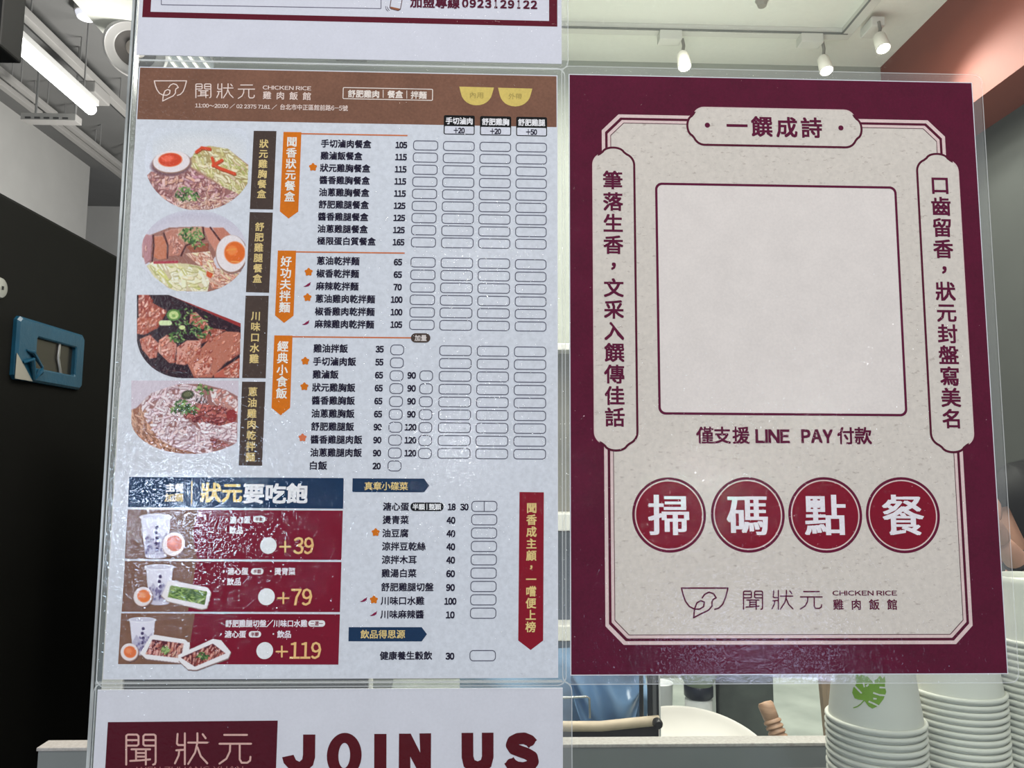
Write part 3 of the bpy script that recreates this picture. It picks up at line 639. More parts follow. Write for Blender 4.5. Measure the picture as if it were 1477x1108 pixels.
P = Pic(196, 424, 351, 548, bg=(46, 28, 38)); P.frame(180, 420, 6.154)
X_ = (P.X-180)*6.154; Y_ = (P.Y-420)*6.154
clip = ((X_ > 112) & (X_ < 1042-(Y_-38)*.028) & (Y_ > 38) & (Y_ < 773) & (Y_ > 38+(X_-400)*.395)).astype(float)
clip *= ~((X_ < 520) & (Y_ > 400) & (((X_-520)/408)**2+((Y_-400)/373)**2 > 1))
P.shreds(clip, [(60, 38, 48), (80, 50, 56), (40, 24, 34)], 220, 4, 2, 0, 3, (30, 18, 26))
P.poly([(395, 36), (460, 36), (1045, 270), (1045, 330), (960, 290)], (150, 48, 48)); P.poly([(400, 30), (480, 30), (1045, 250), (1045, 288)], (178, 60, 56))
sk = ((212, 140, 112), (84, 34, 34))
for q, c_ in (([(128, 38), (220, 38), (260, 90), (230, 150), (128, 230)], (150, 66, 54)), ([(240, 100), (380, 180), (340, 260), (200, 260), (130, 240)], (156, 76, 60)), ([(120, 240), (330, 250), (300, 330), (180, 390), (115, 380)], (176, 98, 76)),
              ([(590, 200), (640, 190), (750, 300), (700, 340), (580, 290)], (206, 156, 140)), ([(140, 430), (230, 390), (310, 470), (290, 590), (230, 600), (160, 520)], (190, 126, 110)),
              ([(310, 440), (380, 390), (470, 480), (450, 640), (400, 640), (300, 540)], (196, 136, 120)), ([(470, 500), (560, 440), (690, 440), (670, 560), (540, 660), (460, 650)], (206, 150, 134)),
              ([(560, 640), (760, 430), (900, 360), (1035, 370), (1030, 560), (900, 640), (780, 770), (620, 770)], (180, 112, 92)), ([(600, 660), (740, 570), (790, 600), (760, 730), (640, 760)], (216, 164, 148)),
              ([(800, 740), (1030, 590), (1025, 770), (800, 772)], (182, 96, 78)), ([(640, 400), (760, 330), (900, 350), (760, 430), (690, 470)], (150, 80, 66))):
    m = P.poly(q, c_, clip, sk); P.shreds(m*clip, [(206, 138, 112), (186, 110, 90), (222, 176, 160), (160, 76, 62)], 22, 6, 2.6, 2.2, 1.2, (140, 78, 68), (226, 186, 172))
    for _ in range(26):
        ys, xs = np.nonzero(m*clip > .5); i = rng.integers(len(ys)); P.ell((0, 0), 1, 1, (0, 0, 0)) if False else P.cap((P.X[ys[i], xs[i]], P.Y[ys[i], xs[i]]), (P.X[ys[i], xs[i]]+.8, P.Y[ys[i], xs[i]]), 1.3, (156, 64, 46), clip)
P.onions((560, 270), 170, 60, clip); P.onions((470, 400), 75, 34, clip); P.onions((690, 360), 90, 30, clip)
P.ell((440, 215), 62, 52, (86, 130, 60), 0, clip=clip); P.ell((440, 215), 44, 36, (190, 206, 136), 0, clip=clip); P.ell((440, 222), 18, 14, (130, 168, 90), 0, clip=clip)
P.cap((330, 285), (400, 285), 46, (206, 220, 170), clip, raw=False); P.ell((515, 325), 28, 20, (206, 216, 150), 0, clip=clip)
P.grain(.04); P.build('food_photo', menu, 2, clip, 'photo of chili oil chicken pieces topped with scallion in a red tray')

P = Pic(188, 548, 346, 658, bg=(200, 190, 198)); P.frame(170, 530, 6.154)
X_ = (P.X-170)*6.154; Y_ = (P.Y-530)*6.154
clip = ((X_ > 128) & (X_ < 1078-(Y_-120)*.03) & (Y_ > 118) & ((Y_ < 470) | (((X_-660)/535)**2+((Y_-470)/300)**2 < 1))).astype(float)
m = P.mask([(130, 400), (280, 250), (420, 200), (560, 150), (760, 150), (960, 200), (1070, 260), (1070, 720), (600, 780), (130, 620)])*clip; P.put(P.soften(m), (150, 104, 98))
mn = P.mask([(120, 380), (260, 330), (340, 520), (500, 700), (720, 770), (300, 740), (120, 600)])*clip; P.put(P.soften(mn), (150, 100, 80))
P.shreds(mn, [(190, 142, 116), (168, 116, 92), (204, 160, 134)], 130, 14, 2.2, 1.1, 1.3, (96, 54, 44), (216, 178, 152))
m = P.mask([(200, 330), (300, 230), (560, 140), (700, 170), (760, 260), (600, 400), (640, 480), (840, 640), (840, 760), (700, 760), (520, 720), (340, 620), (260, 480)])*clip
P.shreds(m, [(208, 186, 190), (222, 206, 208), (196, 170, 176), (214, 192, 190)], 330, 10, 3.4, -.4, 2.4, (132, 92, 96), (232, 220, 222))
m = P.mask([(820, 190), (960, 200), (1070, 300), (1070, 420), (900, 360), (840, 300)])*clip; P.shreds(m, [(214, 190, 186), (196, 140, 128), (226, 208, 206)], 70, 7, 3.4, .5, 3, (140, 84, 80))
m = P.mask([(560, 440), (720, 330), (900, 340), (1060, 400), (1050, 480), (900, 560), (840, 620), (1000, 690), (850, 720), (760, 520)])*clip
P.shreds(m, [(150, 70, 66), (124, 50, 54), (176, 96, 86), (160, 88, 70)], 130, 9, 3.6, -.5, 2.4, (74, 30, 38), (196, 130, 120))
m = P.mask([(700, 470), (900, 520), (1060, 480), (1060, 680), (900, 640), (760, 600)])*clip; P.shreds(m, [(214, 196, 196), (200, 176, 178), (226, 210, 212)], 80, 9, 3.4, .3, 2.6, (128, 84, 92), (234, 224, 224))
P.onions((560, 350), 90, 55, clip); P.onions((650, 370), 60, 25, clip); P.onions((770, 190), 70, 24, clip); P.ell((625, 245), 56, 40, (70, 74, 56), -.2, clip=clip); P.ell((625, 240), 36, 22, (104, 108, 78), -.2, clip=clip)
P.ell((1015, 430), 45, 58, (140, 48, 48), 0, clip=clip); P.shreds(P.mask([(680, 240), (800, 240), (800, 320), (690, 320)])*clip, [(230, 220, 220), (60, 50, 50), (214, 200, 200)], 30, 7, 1.2, 1.9, .8, (60, 40, 44))
P.grain(.035); P.build('food_photo', menu, 2, clip, 'photo of noodles under shredded chicken with scallion and chili')

# --- combo offers
p = Print(); p.poly([(187.4, 687.8), (496.2, 689.6), (495.5, 733.8), (185.6, 731.6)], pmat(NAVY, .05), 2)
p.text('主餐', 241, 703.3, 265.8, 11.6, WHT, bold=.035); p.text('加購', 239.2, 717.6, 265.2, 11.6, GOLD, bold=.025)
p.stroke([(277.8, 694.5), (277.4, 726.5)], 1.5, GOLD, 4); p.text('狀元', 291, 710.4, 349.6, 27, (228, 204, 130), bold=.03); p.text('要吃飽', 353, 711.6, 443.5, 27.5, (232, 234, 240), bold=.036); p.build('combo_title', menu)
def cup_print(P, x, y, s):
    P.poly([(x-22*s, y), (x+22*s, y), (x+17*s, y+58*s), (x-16*s, y+58*s)], (214, 212, 222)); P.ell((x, y+58*s), 16.5*s, 4*s, (196, 192, 206))
    P.ell((x, y+1*s), 25*s, 5*s, (222, 222, 230)); P.ell((x, y+.6*s), 21*s, 3.4*s, (196, 194, 206))
    for q in ([(-18, 40), (-10, 26), (-2, 38), (4, 24), (10, 30), (17, 22), (15, 44), (13, 56), (-15, 56)],): P.poly([(x+a*s, y+b*s) for a, b in q], (176, 172, 190))
    for i in range(5): P.ell((x+(0 if i % 2 else 1.5)*s, y+(16+8*i)*s), 2.6*s, 2.8*s, (66, 56, 92))
    for i in range(24): P.ell((x+(-16+30*rng.random())*s, y+(30+24*rng.random())*s), 1.2*s, 2.2*s, (116, 108, 146))
offers = [
 (((185.2, 734.9), (495, 736.5), (492.8, 807.5), (181.2, 806)), [(185.2, 734.9), (287.3, 735.4), (284, 748), (279.6, 766), (280, 780), (285, 806.5), (181.2, 806)], 39),
 (((181.4, 808.9), (493, 810.5), (490.8, 882.5), (176.6, 882)), [(181.4, 808.9), (284.3, 809.4), (272, 882.3), (176.6, 882)], 79),
 (((176, 884.3), (490.8, 885.8), (488.5, 958.2), (171.5, 957.4)), [(176, 884.3), (282, 884.8), (270, 957.8), (171.5, 957.4)], 119)]
def pill(p, x0, y0, x1, y1, st, fill=WHT, tc=CRIM):
    p.rr(x0, y0, x1, y1, (y1-y0)*.48, fill, 4); p.text(st, x0+3.2, (y0+y1)/2, x1-3.2, (y1-y0)*.66, tc, 6, .02)
for (q, br, n) in offers:
    p = Print(); p.poly(q, pmat(CRIM, .05), 2); p.poly(br, pmat((124, 92, 76), .07), 2.6)
    T = lambda st, x0, yc, x1: p.text(st, x0, yc, x1, 10.2, (234, 220, 226), bold=.028)
    D = lambda x, y: p.disc(x, y, 1.2, (234, 220, 226), 4, n=10)
    if n == 39:
        D(327.5, 749.5); T('溏心蛋', 332.6, 749.7, 361.8); pill(p, 366, 744.3, 383.6, 753.4, '半顆'); D(326.5, 764.2); T('飲品', 332, 764.6, 351.2)
        p.disc(387.8, 786.8, 11.8, (222, 228, 234), 4); pl = (404.6, 787.5, 419.5, 424.5, 452.8, '39')
    elif n == 79:
        D(323.8, 823.5); T('溏心蛋', 329.2, 823.8, 358.6); pill(p, 363.2, 819.4, 380.5, 828.6, '半顆'); D(391.3, 823.6); T('燙青菜', 396.8, 824, 426.4); D(322.8, 838.4); T('飲品', 328.4, 838.8, 348)
        p.disc(385.1, 860.5, 12, (222, 228, 234), 4); pl = (401.7, 861.5, 417, 421, 450.4, '79')
    else:
        D(320.8, 898.6); T('舒肥雞腿切盤/川味口水雞', 326.2, 899, 443.6); pill(p, 445.4, 894.4, 469.4, 903.6, '二選一'); D(319.8, 914); T('溏心蛋', 325.2, 914.4, 355.4); pill(p, 359.7, 910, 377.2, 919, '半顆'); D(395, 914); T('飲品', 400.6, 914.4, 420.2)
        p.disc(382.6, 938, 12, (222, 228, 234), 4); pl = (399.4, 938.4, 415, 419, 463.4, '119')
    x0, yc, xp, xn0, xn1, st = pl; gc = (230, 184, 124)
    p.stroke([(x0, yc+1), (xp, yc+1)], 2.4, gc, 4); p.stroke([((x0+xp)/2, yc-6.6), ((x0+xp)/2, yc+8.4)], 2.4, gc, 4); p.text(st, xn0, yc-.6, xn1, 24, gc, 4, bold=.012, bx=.02)
    off = p.build('combo_offer', menu)
    if n == 39:
        P = Pic(192, 736, 285, 806, 1.7, None); cup_print(P, 226, 745, .98)
        P.egg((251.5, 784.5), 16, 18, 10.5, 10.5, (212, 110, 78), .5, (1, -1)); P.build('combo_photo', menu, 4, None, 'photo of a paper cup and an egg half')
    elif n == 79:
        P = Pic(188, 806, 312, 882, 1.7, None); cup_print(P, 231, 817, .9)
        P.egg((207.2, 860), 13.5, 14.5, 9, 8.5, (222, 120, 60), .4, (1.5, -.5))
        P.poly([(243, 840), (250, 838), (302, 848), (306, 856), (300, 878), (292, 880), (242, 868), (233, 860)], (150, 130, 120))
        m = P.poly([(243, 838), (250, 837), (300, 847), (305.5, 854), (299, 877), (292, 878.5), (242, 867), (234, 859)], (226, 222, 222)); m = P.mask([(247, 844), (300, 853), (296, 872), (243, 861)]); P.put(P.soften(m), (124, 146, 82))
        P.shreds(m, [(96, 132, 56), (130, 164, 76), (70, 104, 46), (168, 190, 110)], 150, 8, 2.2, .2, 2, (48, 76, 34), (170, 196, 116)); P.build('combo_photo', menu, 4, None, 'photo of cup, egg half and tray of green vegetables')
    else:
        P = Pic(173, 884, 336, 970, 1.7, None); cup_print(P, 206.5, 893, .84)
        P.egg((187.8, 940), 13, 13, 8.6, 8, (214, 112, 66), .3, (1, 0))
        for q, inn, cc in (([(218, 917), (224, 915), (268, 922), (275, 928), (272, 952), (262, 956), (212, 950), (203, 942)], [(221, 922), (266, 928), (262, 949), (211, 943)], [(196, 140, 132), (176, 112, 96), (206, 164, 140), (150, 76, 72)]),
                           ([(258, 944), (308, 921), (320, 923), (334, 940), (330, 949), (284, 966), (272, 965), (258, 952)], [(262, 948), (308, 928), (326, 942), (282, 961)], [(166, 92, 80), (140, 62, 56), (190, 120, 106), (120, 44, 44)])):
            P.poly([(a+.6, b+1.8) for a, b in q], (130, 104, 100)); P.poly(q, (230, 224, 224)); m = P.mask(inn); P.put(P.soften(m), (84, 34, 44)); P.shreds(m, cc, 70, 9, 3.4, 1.9, .5, (70, 26, 32), (216, 180, 168))
            c0 = (sum(a for a, b in inn)/4, sum(b for a, b in inn)/4); P.T = (1, 0, 0); P.onions(c0, 7, 26, m)
        P.build('combo_photo', menu, 4, None, 'photo of cup, egg half and two trays of sliced chicken')
# --- side dishes
p = Print(); p.poly([(509, 690), (611.8, 690.4), (619.2, 700.6), (611.8, 710.2), (508.5, 709.8)], NAVY, 2); p.text('真章小碟菜', 526.4, 701, 588.5, 11.6, GOLD, bold=.02); p.build('section_tag', menu)
p = Print(); p.poly([(503.4, 904.3), (608.4, 904.3), (616, 914.4), (608.4, 924.8), (503, 924.6)], NAVY, 2); p.text('飲品得思源', 520.6, 914.4, 584.4, 12, GOLD, bold=.02); p.build('section_tag', menu)
SD = [('溏心蛋', 730.6, 553, None), ('燙青菜', 749.7, 552.6, '40'), ('油豆腐', 768.8, 552.1, '40'), ('涼拌豆乾絲', 787.8, 551.6, '40'), ('涼拌木耳', 807, 551.3, '40'), ('雞湯白菜', 826.5, 551, '60'), ('舒肥雞腿切盤', 846.4, 550.4, '90'), ('川味口水雞', 866.2, 549.8, '100'), ('川味麻辣醬', 885.8, 549.3, '10'), ('健康養生穀飲', 945.2, 548.5, '30')]
for i, (st, y, x, n) in enumerate(SD):
    p = Print(); p.text(st, x, y, x+12.6*len(st)-.8, 11.8, INK, bold=.025)
    f = i/8 if i < 9 else 1.36
    yb = 722.4+19.22*i if i < 9 else 937.3
    p.rr(680-1.9*f, yb, 717.3-1.6*f, yb+15.9, 5.5, LINE, 3, lw=1.15)
    if i == 0:
        p.rr(592.3, 724.8, 639.9, 737.2, 5.8, (28, 24, 32), 3); p.text('半顆', 595.5, 731, 612.8, 8.6, WHT, 5, .025); p.text('整顆', 619, 731, 636.3, 8.6, WHT, 5, .025); p.stroke([(616, 727), (616, 735)], .9, WHT, 5)
        p.text('18', 646.4, 731.2, 657, 9.2, INK, bold=.05); p.text('30', 664.3, 731.3, 675.5, 9.2, INK, bold=.05); p.stroke([(698.4, 723), (698.4, 738.2)], 1.1, LINE, 3, cap=False)
    else:
        cx = 650.8-1.2*f; w_ = 11.8 if len(n) == 2 else 16.6; p.text(n, cx-w_/2, y+.8, cx+w_/2, 9.4, INK, bold=.05)
    if i == 2: star(p, 542.2, 767.8)
    if i == 7: star(p, 539.6, 864.8); chili(p, 524.8, 864.8)
    if i == 8: chili(p, 539, 885)
    p.build('menu_row', menu)
p = Print(); p.poly([(749.2, 709.7), (784.3, 710.2), (783.3, 923.5), (765.3, 937.2), (747.4, 923.5)], pmat((132, 22, 44), .05), 2)
p.vtext('聞香成主顧，一嚐便上榜', (766.8, 724), (765.3, 912.5), 15.4, GOLD, 4, .024); p.build('slogan_ribbon', menu)

# ================================================================== SHEET ABOVE THE MENU
top = tag(empty('franchise_notice', (pt(500, 82)[0], -0.001, pt(500, 82)[1])), 'white laminated notice with maroon frame and phone number, above the menu', 'poster')
tx0 = pt(198.5, 60)[0]; tx1 = pt(810, 90)[0]; tz0 = pt(500, 86.5)[1]; tz1 = tz0+.42
MB().box((tx0, -.0010, tz0), (tx1, -.0003, tz1)).build('paper_sheet', pmat((205, 206, 214), .02), top)
laminate(top, tx0-.0006, tz0-.0052, tx1+.0048, tz1+.005, tx0, tz0, tx1, tz1)
p = Print(); fx0, fz0 = pt(206, 26); fx1 = pt(803.7, 36.5)[0]; t0 = .0058*.85
ox0, oz0 = fx0, fz0; ix0 = pt(218, 18.5)[0]; iz0 = pt(218, 18.2)[1]; ix1 = pt(791.8, 28)[0]; ZT = tz1-.004; IT = ZT-.005
for q in ([(ox0, oz0), (fx1, oz0), (fx1, iz0), (ox0, iz0)], [(ox0, iz0), (ix0, iz0), (ix0, IT), (ox0, IT)], [(ix1, iz0), (fx1, iz0), (fx1, IT), (ix1, IT)], [(ox0, IT), (fx1, IT), (fx1, ZT), (ox0, ZT)]): p.raw(q, [(0, 1, 2, 3)], (92, 26, 42), 1)
p.build('maroon_frame', top)
p = Print(); p.stroke([(233.6, -60), (233.6, 8), (549.8, 13.6), (550.5, -55)], 1.0, (96, 92, 108), 2, cap=False); p.build('text_box_line', top)
p = Print(); p.text('加盟專線', 592.3, 5, 662.8, 13.6, MAR, bold=.035)
for i, d in enumerate('0923129122'): p.text(d, 667+11.0*i+(2.5 if d == '1' else 0), 6.1+.22*i, 667+11.0*i+(8.2 if d != '1' else 6), 11.2, MAR, bold=.05)
p.build('phone_line', top)
p = Print(); p.stroke([(566.5, -12), (562.5, 12.3), (565, 14.2), (574.5, 16.6), (577.8, 14.5), (582.5, -12)], 1.0, (90, 60, 60), 3); p.poly([(563.4, 10.8), (577.2, 13.8), (576.6, 16.2), (574, 16.8), (563.4, 14.4)], (146, 92, 66), 2)
p.stroke([(556.4, 10.5), (557.2, 14.5), (560, 17.4)], .8, (90, 80, 90), 3); p.stroke([(558.8, 10.8), (559.8, 14), (562, 16)], .8, (90, 80, 90), 3); p.build('telephone_drawing', top)

# ================================================================== JOIN US SHEET
jn = tag(empty('join_us_notice', (pt(480, 1105)[0], -0.001, pt(480, 1105)[1]-.35)), 'white notice reading JOIN US in maroon letters, below the menu', 'poster')
jx0 = pt(142, 996)[0]; jx1 = pt(811.5, 996)[0]; jz1 = pt(480, 993.3)[1]; jz0 = jz1-.40
MB().box((jx0, -.0010, jz0), (jx1, -.0003, jz1)).build('paper_sheet', pmat((204, 205, 211), .02), jn)
laminate(jn, jx0-.0022, jz0-.005, jx1+.0062, jz1+.0048, jx0, jz0, jx1, jz1)
p = Print(); bx0, bz1 = pt(156.8, 1041); bx1, _ = pt(401.3, 1038.8); p.raw([(bx0, bz1-.085), (bx1, bz1-.085), (bx1, bz1+.0004), (bx0, bz1)], [(0, 1, 2, 3)], pmat((80, 22, 40), .05), 2); p.build('maroon_block', jn)
p = Print(); c = (204, 164, 154)
p.icon_strokes(WEN, 182.5, 1058, 226.5, 1102, 2.7, c); p.icon_strokes(ZHUANG, 252.5, 1057, 300, 1101.5, 2.7, c); p.icon_strokes(YUAN, 317.5, 1057.5, 363, 1101.5, 2.7, c)
p.text('WEN ZHUANG YUAN', 197.5, 1109.5, 351.5, 8.4, (150, 96, 96), bold=0, bx=None); p.build('shop_name', jn)
p = Print(); c = (84, 18, 36); LW = 17.5
p.poly([(437.8, 1058.8), (455.4, 1058.8), (455, 1092), (452, 1103), (443, 1111), (431, 1112.5), (418, 1108.5), (410, 1100), (407.6, 1091.5), (424, 1088), (427.5, 1095.5), (432.5, 1098), (436.5, 1094.5), (437.6, 1088)], c, 3)
n = 40; k_ = pxs(497, 1090); x_, z_ = pt(497, 1089)
p.raw([(x_+a*k_*math.cos(2*PI*i/n), z_+b*k_*math.sin(2*PI*i/n)) for a, b in ((25, 31.5), (8.4, 17.5)) for i in range(n)], [(i, (i+1) % n, n+(i+1) % n, n+i) for i in range(n)], c, 3)
p.poly([(540.2, 1057.9), (557.8, 1057.9), (557.6, 1120), (540, 1120)], c, 3)
p.poly([(575.8, 1057.5), (592.6, 1057.5), (606.4, 1085), (605.2, 1057.2), (622, 1057), (621.6, 1120), (607.5, 1120), (592, 1090.5), (592.4, 1120), (575.4, 1120)], c, 3)
p.poly([(665.8, 1056.4), (682.6, 1056.3), (682.8, 1090), (684.5, 1095.5), (689, 1097.4), (693.6, 1095.4), (695.2, 1090), (695, 1056.2), (711.8, 1056.1), (711.8, 1092), (708.5, 1105), (700, 1112.5), (689, 1114.4), (677.5, 1112.5), (669, 1105), (666, 1092)], c, 3)
sp = [(768.5, 1072.5), (764, 1067.5), (756, 1064.2), (747, 1064.8), (739.5, 1068.5), (737.5, 1074), (741, 1079.5), (750, 1083), (760, 1086.5), (767.5, 1091), (769, 1098), (764, 1104.5), (755, 1107), (745, 1106), (737.5, 1101.5), (734, 1096)]
p.stroke(sp, 16.0, c, 3, cap=False)
for q in sp[1:-1]: p.disc(q[0], q[1], 8.0, c, 3, n=20)
p.build('join_us_lettering', jn)

# ================================================================== RED ORDERING POSTER
red = tag(empty('ordering_poster', (pt(1138, 972)[0], -0.001, pt(1138, 972)[1])), 'maroon laminated poster with cream panel, empty code frame and four round badges, right side', 'poster')
rx0 = (pt(820.2, 108.8)[0]+pt(825, 972.9)[0])/2; rx1 = (pt(1399.1, 121.1)[0]+pt(1452.2, 970.4)[0])/2; rz1 = (pt(820.2, 108.8)[1]+pt(1399.1, 121.1)[1])/2; rz0 = (pt(825, 972.9)[1]+pt(1452.2, 970.4)[1])/2
MB().box((rx0-.0006, -.0010, rz0-.0006), (rx1+.0006, -.0003, rz1+.0006)).build('paper_backing', M_white, red)
p = Print(); p.raw([(rx0, rz0), (rx1, rz0), (rx1, rz1), (rx0, rz1)], [(0, 1, 2, 3)], pmat((88, 30, 50), .10), .5); p.build('maroon_sheet', red)
laminate(red, rx0-.0062, rz0-.0062, rx1+.0072, rz1+.0062, rx0-.0006, rz0-.0006, rx1+.0006, rz1+.0006)
CREAM = paper_mat('cream_panel', (206, 199, 189), (148, 134, 124), 0.45, True)
l_, t_ = (pt(867.7, 188.7)[0]+pt(872.8, 902.9)[0])/2, pt(894.5, 166)[1]
r_, b_ = (pt(1362.1, 195.4)[0]+pt(1400.8, 900.6)[0])/2, pt(901.5, 929.8)[1]
def octa(ins, ch=.0122):
    c_ = ch-ins*.42; L, Rr, T_, B = l_+ins, r_-ins, t_-ins, b_+ins
    return [(L+c_, T_), (Rr-c_, T_), (Rr, T_-c_), (Rr, B+c_), (Rr-c_, B), (L+c_, B), (L, B+c_), (L, T_-c_)]
p = Print(); p.raw(octa(0), [tuple(range(8))], CREAM, 1)
def oring(i0, i1, col, ly): p.raw(octa(i0)+octa(i1), [(i, (i+1) % 8, 8+(i+1) % 8, 8+i) for i in range(8)], col, ly)
PK = (212, 190, 186)
oring(0, .0026, PK, 1.4); oring(.0024, .0042, MAR, 2); oring(.0042, .0062, PK, 1.4); oring(.0062, .0067, (92, 60, 66), 2); p.build('bordered_panel', red)
def plaque(x0, x1, z0, z1, vertical, line, name):
    """cream plate with rounded corners and a small lobe in the middle of each short side"""
    p = Print(); cx, cz = (x0+x1)/2, (z0+z1)/2; hw, hh = ((x1-x0)/2, (z1-z0)/2) if vertical else ((z1-z0)/2, (x1-x0)/2)
    r = hw*.58; lo = .0042; half = []
    for i in range(9): a = PI/2*i/8; half.append((hw-r+r*math.cos(a), hh-lo-r+r*math.sin(a)))       # shoulder
    lw_ = hw*.52; half = [q for q in half if q[0] > lw_+.0004]
    for i in range(1, 8): a = PI/2*i/7; half.append((lw_*math.cos(a)**1.0, hh-lo+lo*math.sin(a)*1.0))
    q1 = half; q2 = [(-a, b) for a, b in half[::-1]]; q3 = [(-a, -b) for a, b in half]; q4 = [(a, -b) for a, b in half[::-1]]
    L = q1+q2[1:]+q3+q4[1:]
    L = [(cx+a, cz+b) if vertical else (cx+b, cz+a) for a, b in L]
    p.raw(L, [tuple(range(len(L)))], CREAM, 3)
    for a, b in zip(L, L[1:]+L[:1]):
        m = ((a[0]+b[0])/2, (a[1]+b[1])/2)
        col = MAR if line(m) else PK; w_ = .00155 if line(m) else .0005
        p.stroke([a, b], 0, col, 3.4, px=False, w=w_)
    return p
# title plate
X0, X1 = pt(990.8, 181.4)[0], pt(1241.5, 186.5)[0]; Z1, Z0 = pt(1110, 157.5)[1], pt(1110, 211.5)[1]
p = plaque(X0, X1, Z0, Z1, False, lambda m: m[1] < Z1-.004, 't'); mc = (92, 30, 56)
p.disc(1019.6, 181.6, 3.7, mc, 5); p.disc(1211.8, 185.6, 3.7, mc, 5)
for ch, cx, cyy in (('一', 1062.3, 182.5), ('饌', 1097.8, 183.6), ('成', 1134, 184.5), ('詩', 1169.5, 185.2)): p.char(ch, cx, cyy, 31.5, mc, 5, .022)
p.build('title_plaque', red)
for (x0, x1, yt, yb, st, a, b, side) in (((pt(854.3, 300)[0]+pt(856.9, 580)[0])/2, (pt(914.5, 300)[0]+pt(919.2, 600)[0])/2, 213.8, 650, '筆落生香，文采入饌傳佳話', (883.3, 245), (886.6, 617.5), 1),
                                  ((pt(1322.6, 280)[0]+pt(1340.7, 600)[0])/2, (pt(1380.8, 280)[0]+pt(1403.7, 600)[0])/2, 223, 652.4, '口齒留香，狀元封盤寫美名', (1353.5, 252.5), (1372.5, 619.5), -1)):
    zt, zb = pt((a[0]), yt)[1], pt(b[0], yb)[1]
    ln = (lambda m, x0=x0, x1=x1, zt=zt, zb=zb: m[0] > x0+.004 or m[1] < zb+.006 or m[1] > zt-.004) if side > 0 else (lambda m, x0=x0, x1=x1, zb=zb, zt=zt: m[0] < x1-.004 or m[1] < zb+.006 or m[1] > zt-.004)
    p = plaque(x0, x1, zb, zt, True, ln, 's'); p.vtext(st, a, b, 28.5, mc, 5, .022, wide=1.04); p.build('couplet_plaque', red)
# frame for the code (its code left out)
def rrpoly(ax, az, bx, bz, r, n=8):
    o = []
    for cx, cz, a0 in ((bx-r, az-r, 0), (ax+r, az-r, PI/2), (ax+r, bz+r, PI), (bx-r, bz+r, 1.5*PI)):
        for i in range(n+1): a = a0+PI/2*i/n; o.append((cx+r*math.cos(a), cz+r*math.sin(a)))
    return o
qx0 = (pt(944.4, 268)[0]+pt(949, 596)[0])/2; qx1 = (pt(1292.3, 275)[0]+pt(1307.3, 597)[0])/2; qz1 = (pt(946, 264.2)[1]+pt(1290, 269.8)[1])/2; qz0 = (pt(951, 598.4)[1]+pt(1305, 600.7)[1])/2
p = Print(); o1 = rrpoly(qx0, qz1, qx1, qz0, .005); o2 = rrpoly(qx0+.0017, qz1-.0017, qx1-.0017, qz0+.0017, .0036); N = len(o1)
p.raw(o2, [tuple(range(N))], pmat((216, 209, 203), .03), 1.5); p.raw(o1+o2, [(i, (i+1) % N, N+(i+1) % N, N+i) for i in range(N)], mc, 3); p.build('code_frame', red)
p = Print(); 
for ch, cx in (('僅', 1016.3), ('支', 1041), ('援', 1068)): p.char(ch, cx, 627.9, 25.5, mc, 4, .022)
p.text('LINE', 1089.5, 629.3, 1137.5, 18.2, mc, bold=.05); p.text('PAY', 1155.5, 629.3, 1199.5, 18.2, mc, bold=.05)
for ch, cx in (('付', 1218.8), ('款', 1243.7)): p.char(ch, cx, 628.6, 25.5, mc, 4, .022)
p.build('payment_note', red)
for ch, cx, cyy in (('掃', 964.6, 742.6), ('碼', 1077.9, 742.4), ('點', 1189.3, 742.6), ('餐', 1301.1, 742.8)):
    p = Print(); p.disc(cx, cyy, 53.2, (98, 30, 54), 2, n=64); p.ring(cx, cyy, 47.6, 49.4, PK, 2.6); p.disc(cx, cyy, 47.8, (126, 28, 46), 2.4, n=64)
    p.char(ch, cx, cyy, 61, (226, 222, 232), 4, bold=.006, bx=.026); p.build('round_badge', red)
p = Print(); shop_mark(p, 982.4, 848, 1049.2, 890.6, mc, 2.1)
p.icon_strokes(WEN, 1071, 852, 1099.5, 878.5, 1.9, mc); p.icon_strokes(ZHUANG, 1112, 851.5, 1142.5, 878.5, 1.9, mc); p.icon_strokes(YUAN, 1153.5, 852, 1184.5, 878.5, 1.9, mc)
p.text('CHICKEN RICE', 1199.7, 855.2, 1292.2, 6.6, mc, bold=.03)
for i, ch in enumerate('雞肉飯館'): p.char(ch, 1208+25.9*i, 871.6, 15.4, mc, bold=.018)
p.build('shop_name', red)

# ================================================================== LEFT SIDE: BLACK CABINET
FX = -0.95; zt = on(180, 372, 0, FX)[2]
fr = tag(empty('black_cabinet', (FX-.3, 1.2, 0)), 'tall black cabinet with a recessed pull, at the left edge', 'cabinet')
M_blk = nmat('black_laminate', (8, 8, 6), 0.65, spec=0.12, var=0.10, vscale=6)
MB().box((FX-.62, 0.25, 0.0), (FX, 3.2, zt), 0.025, seg=3).build('body', M_blk, fr, smooth=30)
h0 = on(22, 458, 0, FX); h1 = on(117, 482, 0, FX); h2 = on(112, 560, 0, FX); ya, yb_ = h0[1]-.005, h1[1]; za, zb2 = h2[2]-.005, h0[2]+.004
M_film = nmat('blue_protective_film', (14, 64, 86), 0.3, spec=0.6, var=0.10, vscale=30, bump=0.4, bscale=90)
M_ss = nmat('brushed_steel', (190, 190, 186), 0.3, metal=0.9, var=0.05, vscale=60, stretch=(1, 1, 20))
h = MB()
iy0, iy1, iz0, iz1 = ya+.066, yb_-.034, za+.030, zb2-.034
def loop4(x, y0, y1, z0, z1, c):
    return [h.bm.verts.new((x, a, b)) for a, b in ((y0+c, z0), (y1-c, z0), (y1, z0+c), (y1, z1-c), (y1-c, z1), (y0+c, z1), (y0, z1-c), (y0, z0+c))]
